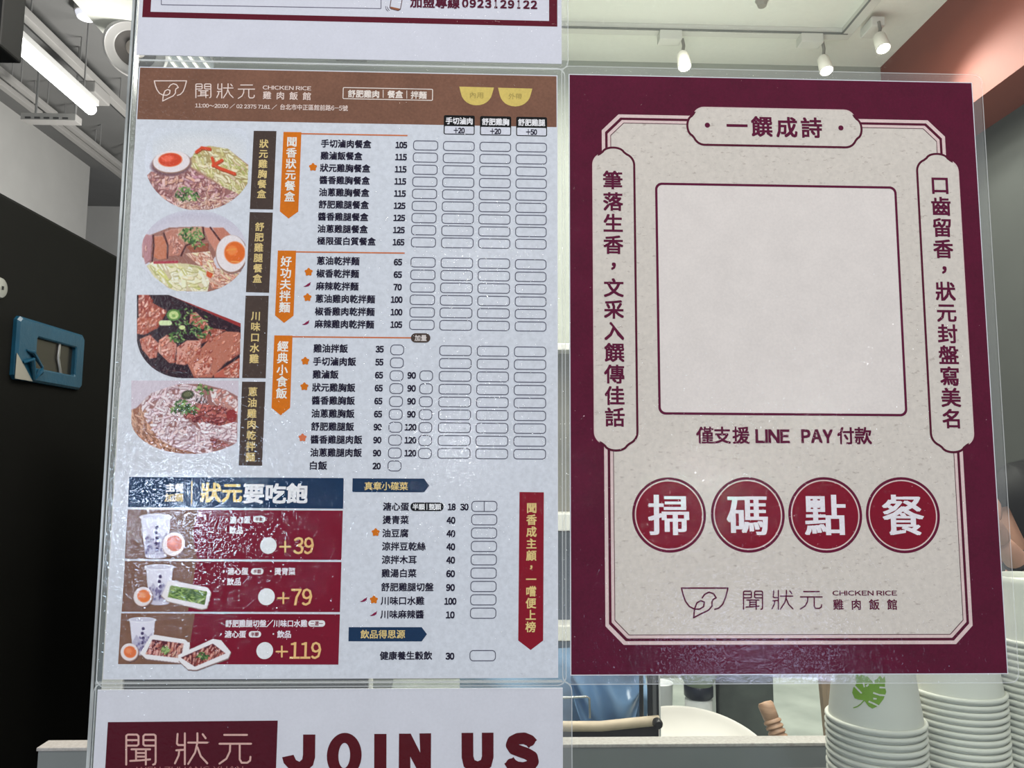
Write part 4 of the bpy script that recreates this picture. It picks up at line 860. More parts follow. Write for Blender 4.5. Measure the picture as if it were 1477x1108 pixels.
LP = [loop4(FX-.001, ya, yb_, za, zb2, .008), loop4(FX+.007, ya+.0005, yb_-.0005, za+.0005, zb2-.0005, .008), loop4(FX+.011, ya+.006, yb_-.004, za+.005, zb2-.005, .007),
      loop4(FX+.011, iy0-.003, iy1+.003, iz0-.003, iz1+.003, .004), loop4(FX+.009, iy0, iy1, iz0, iz1, .003), loop4(FX+.0005, iy0, iy1, iz0, iz1, .003)]
for A_, B_ in zip(LP, LP[1:]):
    for k in range(8): h.bm.faces.new((A_[k], A_[(k+1) % 8], B_[(k+1) % 8], B_[k]))
hd = h.build('pull_handle', M_film, fr); hd['label'] = 'pull frame still wrapped in blue film'
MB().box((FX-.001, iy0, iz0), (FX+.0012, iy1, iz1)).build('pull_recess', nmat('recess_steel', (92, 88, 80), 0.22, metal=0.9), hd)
MB().tube([(FX+.003, iy0+(iy1-iy0)*.62, iz1), (FX+.004, iy0+(iy1-iy0)*.60, (iz0+iz1)/2), (FX+.003, iy0+(iy1-iy0)*.70, iz0)], .0035).build('recess_fold', M_ss, hd, smooth=True)
MB().prism([(FX+.0102, ya+.001, za+.001), (FX+.0102, ya+.058, za+.001), (FX+.0102, ya+.022, iz0+.004), (FX+.0102, ya+.001, za+.052)], (.001, 0, 0)).build('bare_corner', nmat('bare_steel', (176, 172, 162), .3, metal=.6), hd)
p_ = MB(); pts_ = [(FX+.0115, ya+.022, iz0+.006), (FX+.018, ya+.040, iz0+.014), (FX+.013, ya+.060, za+.006), (FX+.017, ya+.072, za+.022), (FX+.0115, iy0+.02, iz0+.004), (FX+.015, ya+.045, iz0+.03), (FX+.0115, ya+.03, iz0+.032)]
p_.tube(pts_, [.003, .006, .004, .006, .003, .005, .002], 8); o_ = p_.build('peeled_film', M_film, hd, smooth=True)
lk = on(-2, 415, 0, FX); MB().lathe([(0, .006), (.012, .006), (.019, .004), (.021, 0), (.0, 0)], (FX+.001, lk[1], lk[2]), 24, (1, 0, 0)).build('round_lock', nmat('lock_steel', (176, 176, 172), .35, metal=.8), fr, smooth=True)
MB().box((FX+.006, lk[1]-.001, lk[2]-.004), (FX+.0085, lk[1]+.003, lk[2]+.003)).build('key_slot', nmat('slot_black', (20, 20, 20), .5), fr)

# hanging black screen at the top left
a_ = on(-40, 88, 1, .75); b_2 = on(27, -40, 1, .75)
mo = tag(empty('hanging_screen', (a_[0], .78, a_[2])), 'black screen hanging in the top left corner', 'screen')
c0 = on(26, 88, 1, .75); MB().box((c0[0]-.35, .70, c0[2]), (c0[0], .76, c0[2]+.35), .004).build('screen_body', nmat('screen_black', (7, 8, 9), .5, spec=.2), mo)
MB().box((c0[0]-.34, .695, c0[2]+.012), (c0[0]-.014, .699, c0[2]+.34)).build('screen_panel', nmat('screen_glass', (10, 14, 16), .12), mo)
MB().box((c0[0]-.19, .72, c0[2]+.35), (c0[0]-.16, .74, UZ)).build('drop_pole', nmat('pole_black', (22, 22, 22), .5), mo)

# fluorescent batten and rails in the left bay
e0 = on(-12, 32, 2, 2.85); e1 = on(139, 158.5, 2, 2.85); e1[0] = e0[0]
tb = tag(empty('tube_light', (e0[0], e0[1], 2.88)), 'glowing white fluorescent tube under the dark upper ceiling', 'light')
d_ = (Vector(e1)-Vector(e0)).normalized()
MB().tube([e0, e1], .022, 16).build('lit_tube', nmat('lit_tube', (255, 255, 255), .4, emit=(250, 255, 250), estr=6), tb, smooth=True)
MB().box((e0[0]-.02, e0[1], 2.874), (e0[0]+.02, e1[1]+.02, 2.90), .004).build('batten_body', nmat('white_metal', (206, 206, 202), .5), tb)
for f in (.1, .9): 
    yy = e0[1]+(e1[1]-e0[1])*f; MB().tube([(e0[0], yy, 2.90), (e0[0], yy, UZ)], .003, 8).build('suspension_rod', nmat('rod_grey', (130, 130, 128), .5), tb)
def rail(pa, pb, z, wd, ht, name, label, cat, mat):
    if cat == 'conduit': wd, ht = .030, .024
    a = on(*pa, 2, z); b = on(*pb, 2, z); x = (a[0]+b[0])/2
    t = tag(empty(name, (x, a[1], z)), label, cat)
    MB().box((x-wd/2, a[1], z), (x+wd/2, b[1], z+ht), .003).build('channel', mat, t)
    if cat == 'track': MB().box((x-wd/2-.012, a[1], z+.004), (x-wd/2-.002, b[1], z+ht)).build('side_groove', nmat('groove_dark', (60, 60, 60), .6), t)
    n_ = 3
    for i in range(n_):
        y = a[1]+(b[1]-a[1])*(.12+.76*i/(n_-1)); MB().tube([(x, y, z+ht), (x, y, UZ)], .003, 8).build('hanger_rod', nmat('rod_grey', (130, 130, 128), .5), t)
    return t
M_rail = nmat('rail_white', (156, 154, 150), .6)
t = rail((20, 10), (186, 172), 3.05, .034, .035, 'lighting_track', 'long white track beside the glowing tube', 'track', M_rail)
ad = on(136, 128, 2, 3.04); MB().box((ad[0]-.05, ad[1]-.05, 3.0), (ad[0]+.03, ad[1]+.08, 3.05), .006).build('track_adapter', M_rail, t)
rail((-30, 84), (80, 169), 3.05, .045, .04, 'cable_conduit', 'white conduit left of the tube, upper of the two', 'conduit', M_rail)
rail((-30, 100), (55, 168), 3.05, .045, .04, 'cable_conduit', 'white conduit left of the tube, lower of the two', 'conduit', M_rail)
rail((96, 180), (184, 252), 3.05, .045, .04, 'cable_conduit', 'white conduit behind the perforated bracket, right one', 'conduit', M_rail)
rail((78, 180), (184, 264), 3.05, .05, .04, 'cable_conduit', 'white conduit behind the perforated bracket, left one', 'conduit', M_rail)
# perforated bracket
q0 = on(40, 180, 1, 2.55); q1 = on(118, 180, 1, 2.55)
br = tag(empty('perforated_bracket', (q0[0], 2.55, q0[2])), 'white perforated steel bracket crossing the conduits', 'bracket')
MB().box((q0[0], 2.50, q0[2]), (q1[0], 2.55, q0[2]+.030), .002).build('channel', M_rail, br)
for i in range(5):
    x = q0[0]+(q1[0]-q0[0])*(.14+.17*i); MB().box((x-.011, 2.496, q0[2]+.004), (x+.011, 2.501, q0[2]+.011)).build('slot', nmat('groove_dark', (60, 60, 60), .6), br)
for x in (q0[0]+.03, q1[0]-.03): MB().tube([(x, 2.55, q0[2]+.03), (x, 2.55, UZ)], .005, 8).build('hanger_rod', MATS['rod_grey'], br)
# round lamp on the upper ceiling
c = on(124, 20, 2, UZ-.03); rl = tag(empty('round_ceiling_lamp', tuple(c)), 'lit round ceiling lamp cut off by the white ceiling edge', 'light')
MB().lathe([(0, -.02), (.030, -.018), (.038, 0), (.038, .03), (0, .03)], c, 36).build('diffuser', nmat('lamp_white', (250, 250, 255), .5, emit=(240, 242, 255), estr=.6), rl, smooth=True)
MB().lathe([(.038, .0), (.042, .0), (.042, .03), (.038, .03)], c, 36).build('rim', M_rail, rl, smooth=True)
# ring downlight in the white ceiling
c = on(196, 71, 2, CZ-.05); kk = .094
dl = tag(empty('ceiling_downlight', (c[0], c[1], CZ)), 'round white tilting downlight with dark inner ring, beside the top notice', 'light')
ax_ = Vector((.15, -.62, -.77)).normalized(); c = Vector(c)
MB().lathe([(kk*.62, .004), (kk*.70, .010), (kk*.90, .008), (kk*.94, .012), (kk*1.0, .010), (kk*1.02, 0), (kk*.98, -.012), (kk*.6, -.03)], c, 44, ax_).build('outer_ring', nmat('downlight_white', (196, 194, 190), .35), dl, smooth=60)
MB().lathe([(kk*.30, -.004), (kk*.45, .0005), (kk*.64, .006)], c, 40, ax_).build('inner_ring', nmat('downlight_grey', (96, 92, 88), .4), dl, smooth=60)
MB().lathe([(0, .009), (kk*.2, .006), (kk*.32, -.003)], c, 32, ax_).build('lens', nmat('downlight_lens', (190, 180, 168), .3), dl, smooth=60)
MB().tube([c-ax_*.02, (c[0], c[1], CZ)], .02, 16).build('mount', nmat('downlight_white', (196, 194, 190)), dl, smooth=40)

# ================================================================== RIGHT CEILING: TRACK AND SPOTS
M_tw = nmat('track_white', (212, 212, 204), .45); M_tg = nmat('track_slot', (120, 122, 118), .6)
ta = on(780, 40.5, 2, CZ-.02); tb_ = on(1217, 55, 2, CZ-.02); tcx = on(1296, -8, 2, CZ-.02); ty = (ta[1]+tb_[1])/2
tr = tag(empty('ceiling_track', (tb_[0], ty, CZ-.02)), 'thin white lighting track bending away at the terracotta beam', 'track')
MB().box((-.6, ty-.016, CZ-.022), (tb_[0]+.016, ty+.016, CZ), .002).build('track_bar', M_tw, tr)
MB().box((-.6, ty-.019, CZ-.024), (tb_[0], ty-.016, CZ-.018)).build('track_slot', M_tg, tr)
MB().box((tb_[0]-.016, .6, CZ-.022), (tb_[0]+.016, ty-.016, CZ), .002).build('track_bar', M_tw, tr)
MB().box((tb_[0]-.019, .6, CZ-.024), (tb_[0]-.016, ty-.02, CZ-.018)).build('track_slot', M_tg, tr)
for (hx, hy, X, Y, lab) in ((985, 96, on(966, 52, 1, ty)[0], ty, 'left track spotlight above the maroon poster'), (1188, 102, on(1176, 60, 1, ty)[0], ty, 'middle track spotlight above the maroon poster'), (1269, 70, tb_[0], on(1255, 22, 2, CZ-.02)[1], 'track spotlight nearest the terracotta beam')):
    X = on(hx, hy, 1, Y)[0]; hp = np.array([X, Y-.02, on(hx, hy, 1, Y-.02)[2]]); tt = tag(empty('track_spotlight', (X, Y, CZ-.02)), lab, 'light')
    if Y == ty: MB().box((X-.075, Y-.02, CZ-.052), (X-.005, Y+.02, CZ-.022), .003).build('adapter', M_tw, tt)
    else: MB().box((X-.02, Y-.0, CZ-.052), (X+.02, Y+.07, CZ-.022), .003).build('adapter', M_tw, tt)
    MB().tube([(X, Y, CZ-.04), (X+.004, Y, CZ-.062), (X, Y, hp[2]+.055)], .005, 8).build('stem', nmat('stem_grey', (140, 138, 130), .4), tt)
    ax = Vector((0.03, -.35, -.94)).normalized(); q = Vector(hp)
    MB().lathe([(0, -.058), (.013, -.058), (.018, -.050), (.021, 0), (.018, .001), (.018, -.006), (0, -.006)], q, 24, ax).build('lamp_head', nmat('head_white', (226, 224, 214), .4), tt, smooth=True)
    MB().lathe([(0, .0015), (.012, .001), (.018, -.002)], q, 24, ax).build('lit_lens', nmat('lit_lens', (255, 255, 250), .3, emit=(255, 254, 240), estr=30), tt, smooth=True)
    light('SPOT', q+ax*.03, q+ax*.03+Vector((.1, -.5, -1)), 14, .03, (1, .97, .9), spot=2.2, name='spot_beam')
# smoke detector like fixture just above the poster
c = on(1099, 1, 2, CZ); sd = tag(empty('ceiling_sensor', (c[0], c[1], CZ)), 'small grey ceiling sensor at the top edge of the view', 'sensor')
MB().lathe([(0, -.02), (.012, -.018), (.016, -.006), (.02, 0)], (c[0], c[1], CZ), 20).build('sensor_body', nmat('sensor_grey', (150, 146, 136), .5), sd, smooth=True)

# unseen spot added out of view to brighten the terracotta beam
light('SPOT', (1.0, .2, 2.1), (1.40, 1.15, 2.60), 1.8, .14, (1, .93, .85), spot=2.4, name='beam_fill')

# ================================================================== KITCHEN BEHIND THE GLASS
YP = .38; zp = on(900, 1073, 1, YP)[2]
pw = tag(empty('counter_upstand', (.2, YP, 0)), 'grey counter upstand with a speckled white top behind the glass', 'counter')
M_pg = nmat('grey_panel', (128, 132, 130), .35, var=.06, vscale=7); xl = on(56, 1073, 1, YP)[0]
M_pt = nmat('speckled_white_top', (184, 180, 175), .5, col2=(160, 154, 148), vscale=260)
MB().box((xl, YP, 0), (1.4, YP+.0215, zp-.004)).build('front_panel', M_pg, pw)
MB().box((xl-.002, YP-.001, zp-.004), (1.4, YP+.0225, zp), .001).build('top_cap', M_pt, pw)
ct = tag(empty('kitchen_counter', (.3, .9, 0)), 'pale grey marbled worktop behind the upstand', 'counter')
MB().box((-.5, YP+.024, .81), (.98, 1.60, .85), .003).build('worktop', nmat('marbled_grey', (170, 178, 170), .3, col2=(132, 140, 134), vscale=9, bump=.0), ct)
MB().box((-.48, YP+.03, 0), (.96, 1.55, .81)).build('cabinet_body', nmat('cabinet_grey', (90, 92, 92), .5), ct)
ZW = .85
# blue lined container with frame
zbag = on(880, 930, 1, .70)[2]
x0, x1 = on(780, 1040, 1, .60)[0], on(952, 1040, 1, .60)[0]; zr = on(880, 1040, 1, .60)[2]; zbt = on(880, 973, 1, .66)[2]
bn = tag(empty('lined_bin', ((x0+x1)/2, .7, ZW)), 'dark bin lined with a pale blue plastic bag, between menu and white bowl', 'bin')
MB().box((x0-.12, .602, ZW), (x1-.0015, .665, zr-.075), .002).box((x0-.12, .602, zr-.08), (x1-.0015, .612, zr-.008)).build('bin_body', nmat('bin_dark', (52, 46, 50), .5, col2=(34, 32, 36), vscale=40), bn)
MB().tube([(x0-.12, .598, zr-.006), ((x0+x1)/2, .596, zr-.006), (x1-.03, .597, zr-.001), (x1-.002, .598, zr+.001)], .0072, 12).build('rolled_rim', nmat('beige_rim', (206, 188, 162), .6, var=.08, vscale=60), bn, smooth=True)
def cloth(name, xa, xb, za_, zb_, y0, col, par, depth=.03, seed=1, prof=None):
    bm = bmesh.new(); nx, nz = 46, 26; vs = {}; r_ = random.Random(seed); ph = [r_.random()*6 for _ in range(8)]
    for i in range(nx+1):
        for j in range(nz+1):
            u, v = i/nx, j/nz; x = xa+(xb-xa)*u; zl = za_
            if prof: zl = za_+(zb_-za_)*prof(u)
            z = zl+(zb_-zl)*v
            y = y0+depth*(math.sin(u*9+ph[0]+v*2)*.35+math.sin(u*17+v*6+ph[1])*.2+math.sin(v*11+u*3+ph[2])*.22+abs(math.sin(u*5+v*7+ph[3]))*.3)
            vs[i, j] = bm.verts.new((x, y, z))
    for i in range(nx):
        for j in range(nz): bm.faces.new((vs[i, j], vs[i+1, j], vs[i+1, j+1], vs[i, j+1]))
    me = bpy.data.meshes.new(name); bm.to_mesh(me); bm.free(); me.polygons.foreach_set('use_smooth', [True]*len(me.polygons)); return link(name, me, col, par)
cloth('bag_back', x0-.12, x1-.006, zr-.075, zbag, .665, nmat('pale_blue_plastic', (150, 186, 220), .3, spec=.6), bn, .022, 3)
cloth('bag_belly', on(822, 1000, 1, .65)[0], on(926, 1000, 1, .65)[0], zr-.055, zbag, .632, nmat('blue_plastic', (124, 160, 200), .22, spec=.8), bn, .02, 5, lambda u: .62*abs(2*u-1)**2.2)
M_post = nmat('dark_post', (54, 56, 58), .35, metal=.5)
for pxx, rr_ in ((926, .0032), (938.5, .0040), (951, .0028)):
    q = on(pxx, 1000, 1, .60); MB().tube([(q[0], .605, zr-.01), (q[0], .605, zbag)], rr_, 8).build('upright', M_post, bn)
MB().box((on(940, 1000, 1, .608)[0], .608, zr-.01), (x1-.002, .612, zbag)).build('side_panel', nmat('panel_grey', (112, 114, 116), .4), bn)
q = on(948, 1043, 1, .59); MB().lathe([(0, .012), (.005, .012), (.007, .008), (.0072, .0), (0, 0)], (q[0], .592, q[2]), 16, (0, -1, 0)).build('screw_knob', nmat('knob_black', (30, 28, 28), .4), bn, smooth=True)
wa = on(806, 1007, 1, .585); wb = on(850, 1005, 1, .585); wc = on(852, 1036, 1, .585)
MB().tube([wa, (wb[0]-.004, wb[1], wb[2]), (wb[0], wb[1], wb[2]-.002), (wb[0]+.0008, wc[1], wc[2])], .0017, 8).build('wire_hook', nmat('wire_steel', (196, 196, 192), .25, metal=.8), bn, smooth=True)
sh = on(952.6, 1000, 1, .60); MB().box((x1-.0015, .598, ZW), (x1+.0008, .60, zbag)).build('edge_strip', nmat('strip_white', (214, 216, 214), .4), bn)
# big white bowl tilted towards the glass, seen as a pale disc
bc = on(1000, 1104, 1, .80); R_ = on(1122, 1066, 1, .80)[0]-bc[0]
bw = tag(empty('white_bowl', (bc[0], .82, ZW)), 'large shallow white bowl leaning up behind the white counter top', 'bowl')
axb = Vector((0, -.33, .944)).normalized(); cc_ = Vector((bc[0], .80, .937))
MB().lathe([(0, -.016), (R_*.6, -.014), (R_*.93, -.004), (R_*.965, .001), (R_, .002), (R_*1.01, -.003), (R_*.9, -.020), (R_*.5, -.034), (0, -.036)], cc_, 64, axb).build('bowl_body', nmat('bowl_white', (190, 186, 178), .45), bw, smooth=60)
# white mug behind it at the left
mc0 = on(953, 1024, 1, 1.0); mg = tag(empty('white_mug', (mc0[0], 1.0, ZW)), 'white mug partly hidden behind the dark bin and the white bowl', 'mug')
mr = on(970, 1000, 1, 1.0)[0]-mc0[0]; zt_ = on(955, 986, 1, 1.0)[2]
MB().lathe([(0, .0), (mr*.72, 0), (mr*.8, .004), (mr*1.02, zt_-ZW), (mr*1.06, zt_-ZW+.002), (mr*.95, zt_-ZW), (mr*.7, .008), (0, .008)], (mc0[0], 1.0, ZW), 32).build('mug_body', nmat('mug_white', (226, 228, 228), .3), mg, smooth=60)
MB().tube([(mc0[0]+mr*.95, .97, ZW+.05), (mc0[0]+mr*1.35, .96, ZW+.045), (mc0[0]+mr*1.35, .96, ZW+.02), (mc0[0]+mr*.85, .97, ZW+.015)], .005, 8).build('mug_handle', MATS['mug_white'], mg, smooth=True)
# squeeze bottle with green wrap and dark cap, lying towards the glass
b0 = on(1012, 1016, 1, .98); sb = tag(empty('squeeze_bottle', (b0[0], 1.0, ZW)), 'greenish bottle with a dark collar standing behind the white bowl', 'bottle')
zz = on(1012, 1000, 1, 1.0)[2]
MB().lathe([(0, 0), (.026, 0), (.029, .006), (.027, zz-ZW-.012), (.022, zz-ZW-.006)], (b0[0], 1.0, ZW), 28).build('bottle_foot', nmat('foot_white', (222, 224, 222), .3), sb, smooth=60)
MB().lathe([(.0225, zz-ZW-.010), (.0285, zz-ZW-.004), (.0285, zz-ZW+.014), (.024, zz-ZW+.02)], (b0[0], 1.0, ZW), 28).build('dark_collar', nmat('collar_dark', (40, 44, 56), .35), sb, smooth=60)
MB().lathe([(.026, zz-ZW+.016), (.036, zz-ZW+.035), (.037, zz-ZW+.13), (.02, zz-ZW+.16), (0, zz-ZW+.162)], (b0[0], 1.0, ZW), 28).build('bottle_wrap', nmat('wrap_green', (138, 152, 130), .6, var=.12, vscale=40), sb, smooth=60)
# grey canister
g0 = on(1038, 1010, 1, 1.02); g1 = on(1117, 1010, 1, 1.02); gz = on(1080, 1056, 1, 1.02)
gc = tag(empty('grey_container', ((g0[0]+g1[0])/2, 1.06, ZW)), 'dark grey square container behind the wooden handle', 'container')
MB().box((g0[0], 1.02, ZW), (g1[0], 1.10, ZW+.24), .006).build('container_body', nmat('container_grey', (84, 90, 86), .4, col2=(64, 68, 66), vscale=20), gc, smooth=30)
MB().box((g0[0]-.004, 1.016, ZW+.24), (g1[0]+.004, 1.104, ZW+.255), .004).build('container_lid', nmat('lid_grey', (110, 114, 112), .4), gc, smooth=30)
MB().box((g0[0]-.016, 1.03, ZW), (g0[0]-.004, 1.09, ZW+.2), .002).build('side_strip', nmat('strip_pale', (206, 212, 206), .4), gc)
# brown board at right
w0 = on(1186, 1000, 1, 1.05); bd = tag(empty('brown_board', (w0[0], 1.06, ZW)), 'brown board standing beside the left cup stack', 'board')
MB().prism([(w0[0]-.006, 1.05, ZW+.22), (w0[0]+.030, 1.05, ZW+.22), (w0[0]+.036, 1.05, ZW), (w0[0]+.008, 1.05, ZW)], (0, .015, 0)).build('board_panel', nmat('board_brown', (150, 130, 108), .6, var=.12, vscale=30, stretch=(8, 1, 1)), bd)
# ribbed wooden handle leaning on the worktop
t0_ = Vector(on(1103, 1013, 1, .62)); t1_ = Vector(on(1128, 1075, 1, .60)); dr = (t1_-t0_); Lh = dr.length; dr.normalize()
hdl = tag(empty('wooden_honey_dipper', tuple(t1_)), 'turned wooden handle with ribbed grip leaning beside the white bowl', 'utensil')
ext = (t1_[2]-ZW)/(-dr[2]) if dr[2] < 0 else .05
pr_ = [(0, -.001), (.0095, 0), (.0115, .003), (.0112, Lh*.38)]
k0 = Lh*.40; i = 0
while k0 < Lh+ext*.9: pr_ += [(.0104, k0), (.0130, k0+.0024), (.0130, k0+.0048), (.0104, k0+.0068)]; k0 += .0072
pr_ += [(.011, k0), (0, k0+.002)]
MB().lathe(pr_, t0_, 24, dr).build('turned_handle', nmat('turned_wood', (196, 160, 132), .5, col2=(164, 128, 102), vscale=30, stretch=(1, 1, 8)), hdl, smooth=50)

# stainless range block and shelf seen in the gaps between the sheets
rg = tag(empty('range_block', (-.1, 1.3, 0)), 'dark stainless appliance seen through the slit under the menu', 'appliance')
xa_, xb_ = on(178, 984, 1, 1.1)[0], on(530, 984, 1, 1.1)[0]; zc = on(500, 975, 1, 1.1)[2]
MB().box((xa_, 1.1, .851), (xb_, 1.55, 1.62), .008).build('appliance_body', nmat('appliance_dark', (24, 28, 36), .3, metal=.3, var=.2, vscale=8), rg)
MB().box((xb_+.002, 1.1, .851), (xb_+.010, 1.115, 1.62), .003).build('side_trim', nmat('appliance_white', (236, 234, 226), .4), rg)
MB().box((xa_-.05, 1.1, .851), (xa_-.002, 1.12, 1.6), .003).build('side_trim', MATS['appliance_white'], rg)
g2 = tag(empty('steel_shelf', (.12, 1.6, 0)), 'steel shelf unit seen through the slit between the two posters', 'shelf')
for y0_, y1_ in ((741, 766), (903, 925), (495, 505)):
    z1_, z0_ = on(812, y0_, 1, 1.62)[2], on(812, y1_, 1, 1.62)[2]; MB().box((.02, 1.62, z0_), (.42, 1.84, z1_), .003).build('shelf_board', nmat('shelf_bright', (236, 234, 226), .35), g2)
for y0_, y1_, c_ in ((768, 902, (66, 76, 92)), (508, 740, (118, 116, 106)), (926, 978, (104, 132, 168))):
    z1_, z0_ = on(812, y0_, 1, 1.7)[2], on(812, y1_, 1, 1.7)[2]; MB().box((.03, 1.70, z0_), (.41, 1.83, z1_)).build('stored_box', nmat('box_%d' % y0_, c_, .45, var=.15, vscale=12), g2)
for x_ in (.02, .41): MB().box((x_, 1.63, .851), (x_+.012, 1.66, on(812, 495, 1, 1.62)[2])).build('shelf_leg', M_ss, g2)
vt = tag(empty('ceiling_grille', (on(290, 88, 2, CZ)[0], on(290, 88, 2, CZ)[1], CZ)), 'dark slatted ceiling grille glimpsed above the menu header', 'vent')
c0_ = on(262, 100, 2, CZ); c1_ = on(322, 76, 2, CZ)
MB().box((c0_[0]-.02, c1_[1]-.02, CZ-.012), (c1_[0]+.02, c0_[1]+.12, CZ-.004)).build('grille_back', nmat('grille_dark', (96, 104, 104), .6), vt)
for i in range(6):
    x = c0_[0]+(c1_[0]-c0_[0])*i/5; MB().box((x-.006, c1_[1]-.02, CZ-.018), (x+.006, c0_[1]+.12, CZ-.010)).build('slat', M_tw, vt)
dk = on(488, 88, 2, CZ); dk1 = on(532, 88, 2, CZ); o_ = tag(empty('ceiling_bracket', (dk[0], dk[1], CZ)), 'grey bracket on the ceiling seen above the menu header', 'bracket')
MB().box((dk[0], dk[1]-.2, CZ-.02), (dk1[0], dk[1]+.13, CZ-.002), .003).build('bracket_body', nmat('bracket_grey', (126, 128, 116), .5), o_)

# ================================================================== PAPER CUPS
M_cup = nmat('cup_paper', (212, 212, 202), .55, var=.012, vscale=40)
RO, HC, RB = .0450, .063, .0350
def cup_mesh():
    m = MB()
    prof = [(0, HC-.006), (RB-.003, HC-.006), (RB-.0022, HC-.001), (RB-.001, HC), (RB, HC-.0008), (RB+.0008, HC-.006)]
    prof += [(RB+(RO-.0036-RB)*t, HC-.006-(HC-.010)*t) for t in (.25, .5, .75, 1.0)]
    for i in range(9): a = PI*.5-PI*1.5*i/8; prof.append((RO-.0024+.0022*math.cos(a), .0026+.0022*math.sin(a)))
    prof += [(RO-.0046, .006), (RB-.0006, HC-.010), (0, HC-.0072)]
    return m.lathe(prof, (0, 0, 0), 48)
base = cup_mesh().build('paper_cup', M_cup, None, smooth=50); me_cup = base.data; bpy.data.objects.remove(base)
ORD = ['topmost', 'second', 'third', 'fourth', 'fifth', 'sixth', 'seventh', 'eighth', 'ninth', 'tenth', 'eleventh', 'twelfth', 'thirteenth', 'fourteenth', 'fifteenth', 'sixteenth', 'seventeenth', 'eighteenth', 'nineteenth', 'twentieth', 'twenty-first', 'twenty-second', 'twenty-third', 'twenty-fourth', 'twenty-fifth', 'twenty-sixth', 'twenty-seventh', 'twenty-eighth', 'twenty-ninth', 'thirtieth', 'thirty-first', 'thirty-second', 'thirty-third', 'thirty-fourth', 'thirty-fifth']
PC = .0063
stacks = [('left', (1262.5, 1042), .215, 11), ('middle', (1378, 1001), .240, 15), ('right', (1499, 925), .232, 24)]
zs = []
for name, (px, py), Y, n in stacks:
    q = on(px, py, 1, Y); zs.append(q[2])
shelf_z = min(z-PC*(n-1) for z, (a, b, c, n) in zip(zs, stacks))
for (name, (px, py), Y, n), ztop in zip(stacks, zs):
    q = on(px, py, 1, Y); n = int(round((ztop-shelf_z)/PC))+1
    for i in range(n):
        jx, jy = (random.random()-.5)*.0009, (random.random()-.5)*.0009
        o = bpy.data.objects.new('paper_cup', me_cup); COL.objects.link(o); o.location = (q[0]+jx, q[1]+jy, shelf_z+.0004+PC*(n-1-i)); o.rotation_euler[2] = random.random()*6
        extra = ' with a green leaf print' if (name == 'left' and i == 0) else ''
        pos = 'topmost upturned white paper cup' if i == 0 else '%s upturned white paper cup from the top' % ORD[min(i, len(ORD)-1)]
        tag(o, '%s%s in the %s stack' % (pos, extra, name), 'cup', 'paper cups in the %s stack' % name)
        if name == 'left' and i == 0: cup0 = o; o.rotation_euler[2] = 0
# leaf print on the first cup, wrapped round its side
bpy.context.view_layer.update()
def on_cup(px, py, off=.0004):
    d = ray(px, py); o = cup0.location; lo = .3; 
    for k in range(4000):
        t = .55+k*.0001; P_ = CAM+d*t; h_ = P_[2]-o.z
        r = RB+(RO-.0036-RB)*((HC-.006-h_)/(HC-.010))+off
        if math.hypot(P_[0]-o.x, P_[1]-o.y) <= r: return P_
    return P_
lf = [(272, 40), (300, 78), (340, 30), (470, 40), (482, 110), (479, 150), (489, 190), (470, 240), (432, 290), (390, 310), (360, 292), (330, 250), (290, 246), (262, 236), (244, 196), (252, 160), (275, 130), (270, 100)]
def leafpt(p, off=.0004): return on_cup(1180+p[0]/4.97, 960+p[1]/4.97, off)
bmL = bmesh.new(); cxl = (370, 180); rings = []
for f in (0.02, .35, .7, 1.0): rings.append([bmL.verts.new(leafpt((cxl[0]+(a-cxl[0])*f, cxl[1]+(b-cxl[1])*f))) for a, b in lf])
n = len(lf)
for ra, rb in zip(rings, rings[1:]):
    for k in range(n): bmL.faces.new((ra[k], ra[(k+1) % n], rb[(k+1) % n], rb[k]))
bmL.faces.new(rings[0])
me = bpy.data.meshes.new('leaf_print'); bmL.to_mesh(me); bmL.free()
lo_ = bpy.data.objects.new('leaf_print', me); COL.objects.link(lo_); me.materials.append(nmat('leaf_green', (118, 160, 38), .55, var=.06, vscale=90)); lo_.parent = cup0; lo_.matrix_parent_inverse = cup0.matrix_world.inverted(); lo_['label'] = 'green leaf print'
def leaf_stroke(pts, w, mat, name, off):
    m = MB()
    for a, b in zip(pts, pts[1:]):
        d = np.array(b, float)-np.array(a); L = np.hypot(*d); nn = np.array([-d[1], d[0]])/L*w/2
        m.poly([leafpt(tuple(np.array(a)-nn), off), leafpt(tuple(np.array(b)-nn*.8), off), leafpt(tuple(np.array(b)+nn*.8), off), leafpt(tuple(np.array(a)+nn), off)])
    o = m.build(name, mat); o.parent = cup0; o.matrix_parent_inverse = cup0.matrix_world.inverted(); return o
leaf_stroke([(332, 248), (305, 278), (280, 296), (252, 304)], 9, MATS['leaf_green'], 'leaf_stem', .0004)
for s_ in ([(262, 148), (285, 172), (312, 200)], [(372, 60), (388, 100), (404, 132)], [(395, 196), (440, 212), (486, 216)], [(362, 258), (395, 272), (432, 290)], [(324, 122), (332, 156)], [(440, 158), (482, 160)], [(396, 238), (420, 240)], [(345, 150), (362, 136)]):
    leaf_stroke(s_, 13, M_cup, 'leaf_gap', .0007)
sl = tag(empty('cup_shelf', (.42, .24, shelf_z-.02)), 'low steel shelf carrying the three stacks of paper cups', 'shelf')
MB().box((.305, .10, shelf_z-.02), (.72, .30, shelf_z), .003).build('shelf_top', M_ss, sl)
for x_ in (.31, .70): MB().box((x_, .11, 0.0), (x_+.02, .29, shelf_z-.02)).build('shelf_side', M_ss, sl)

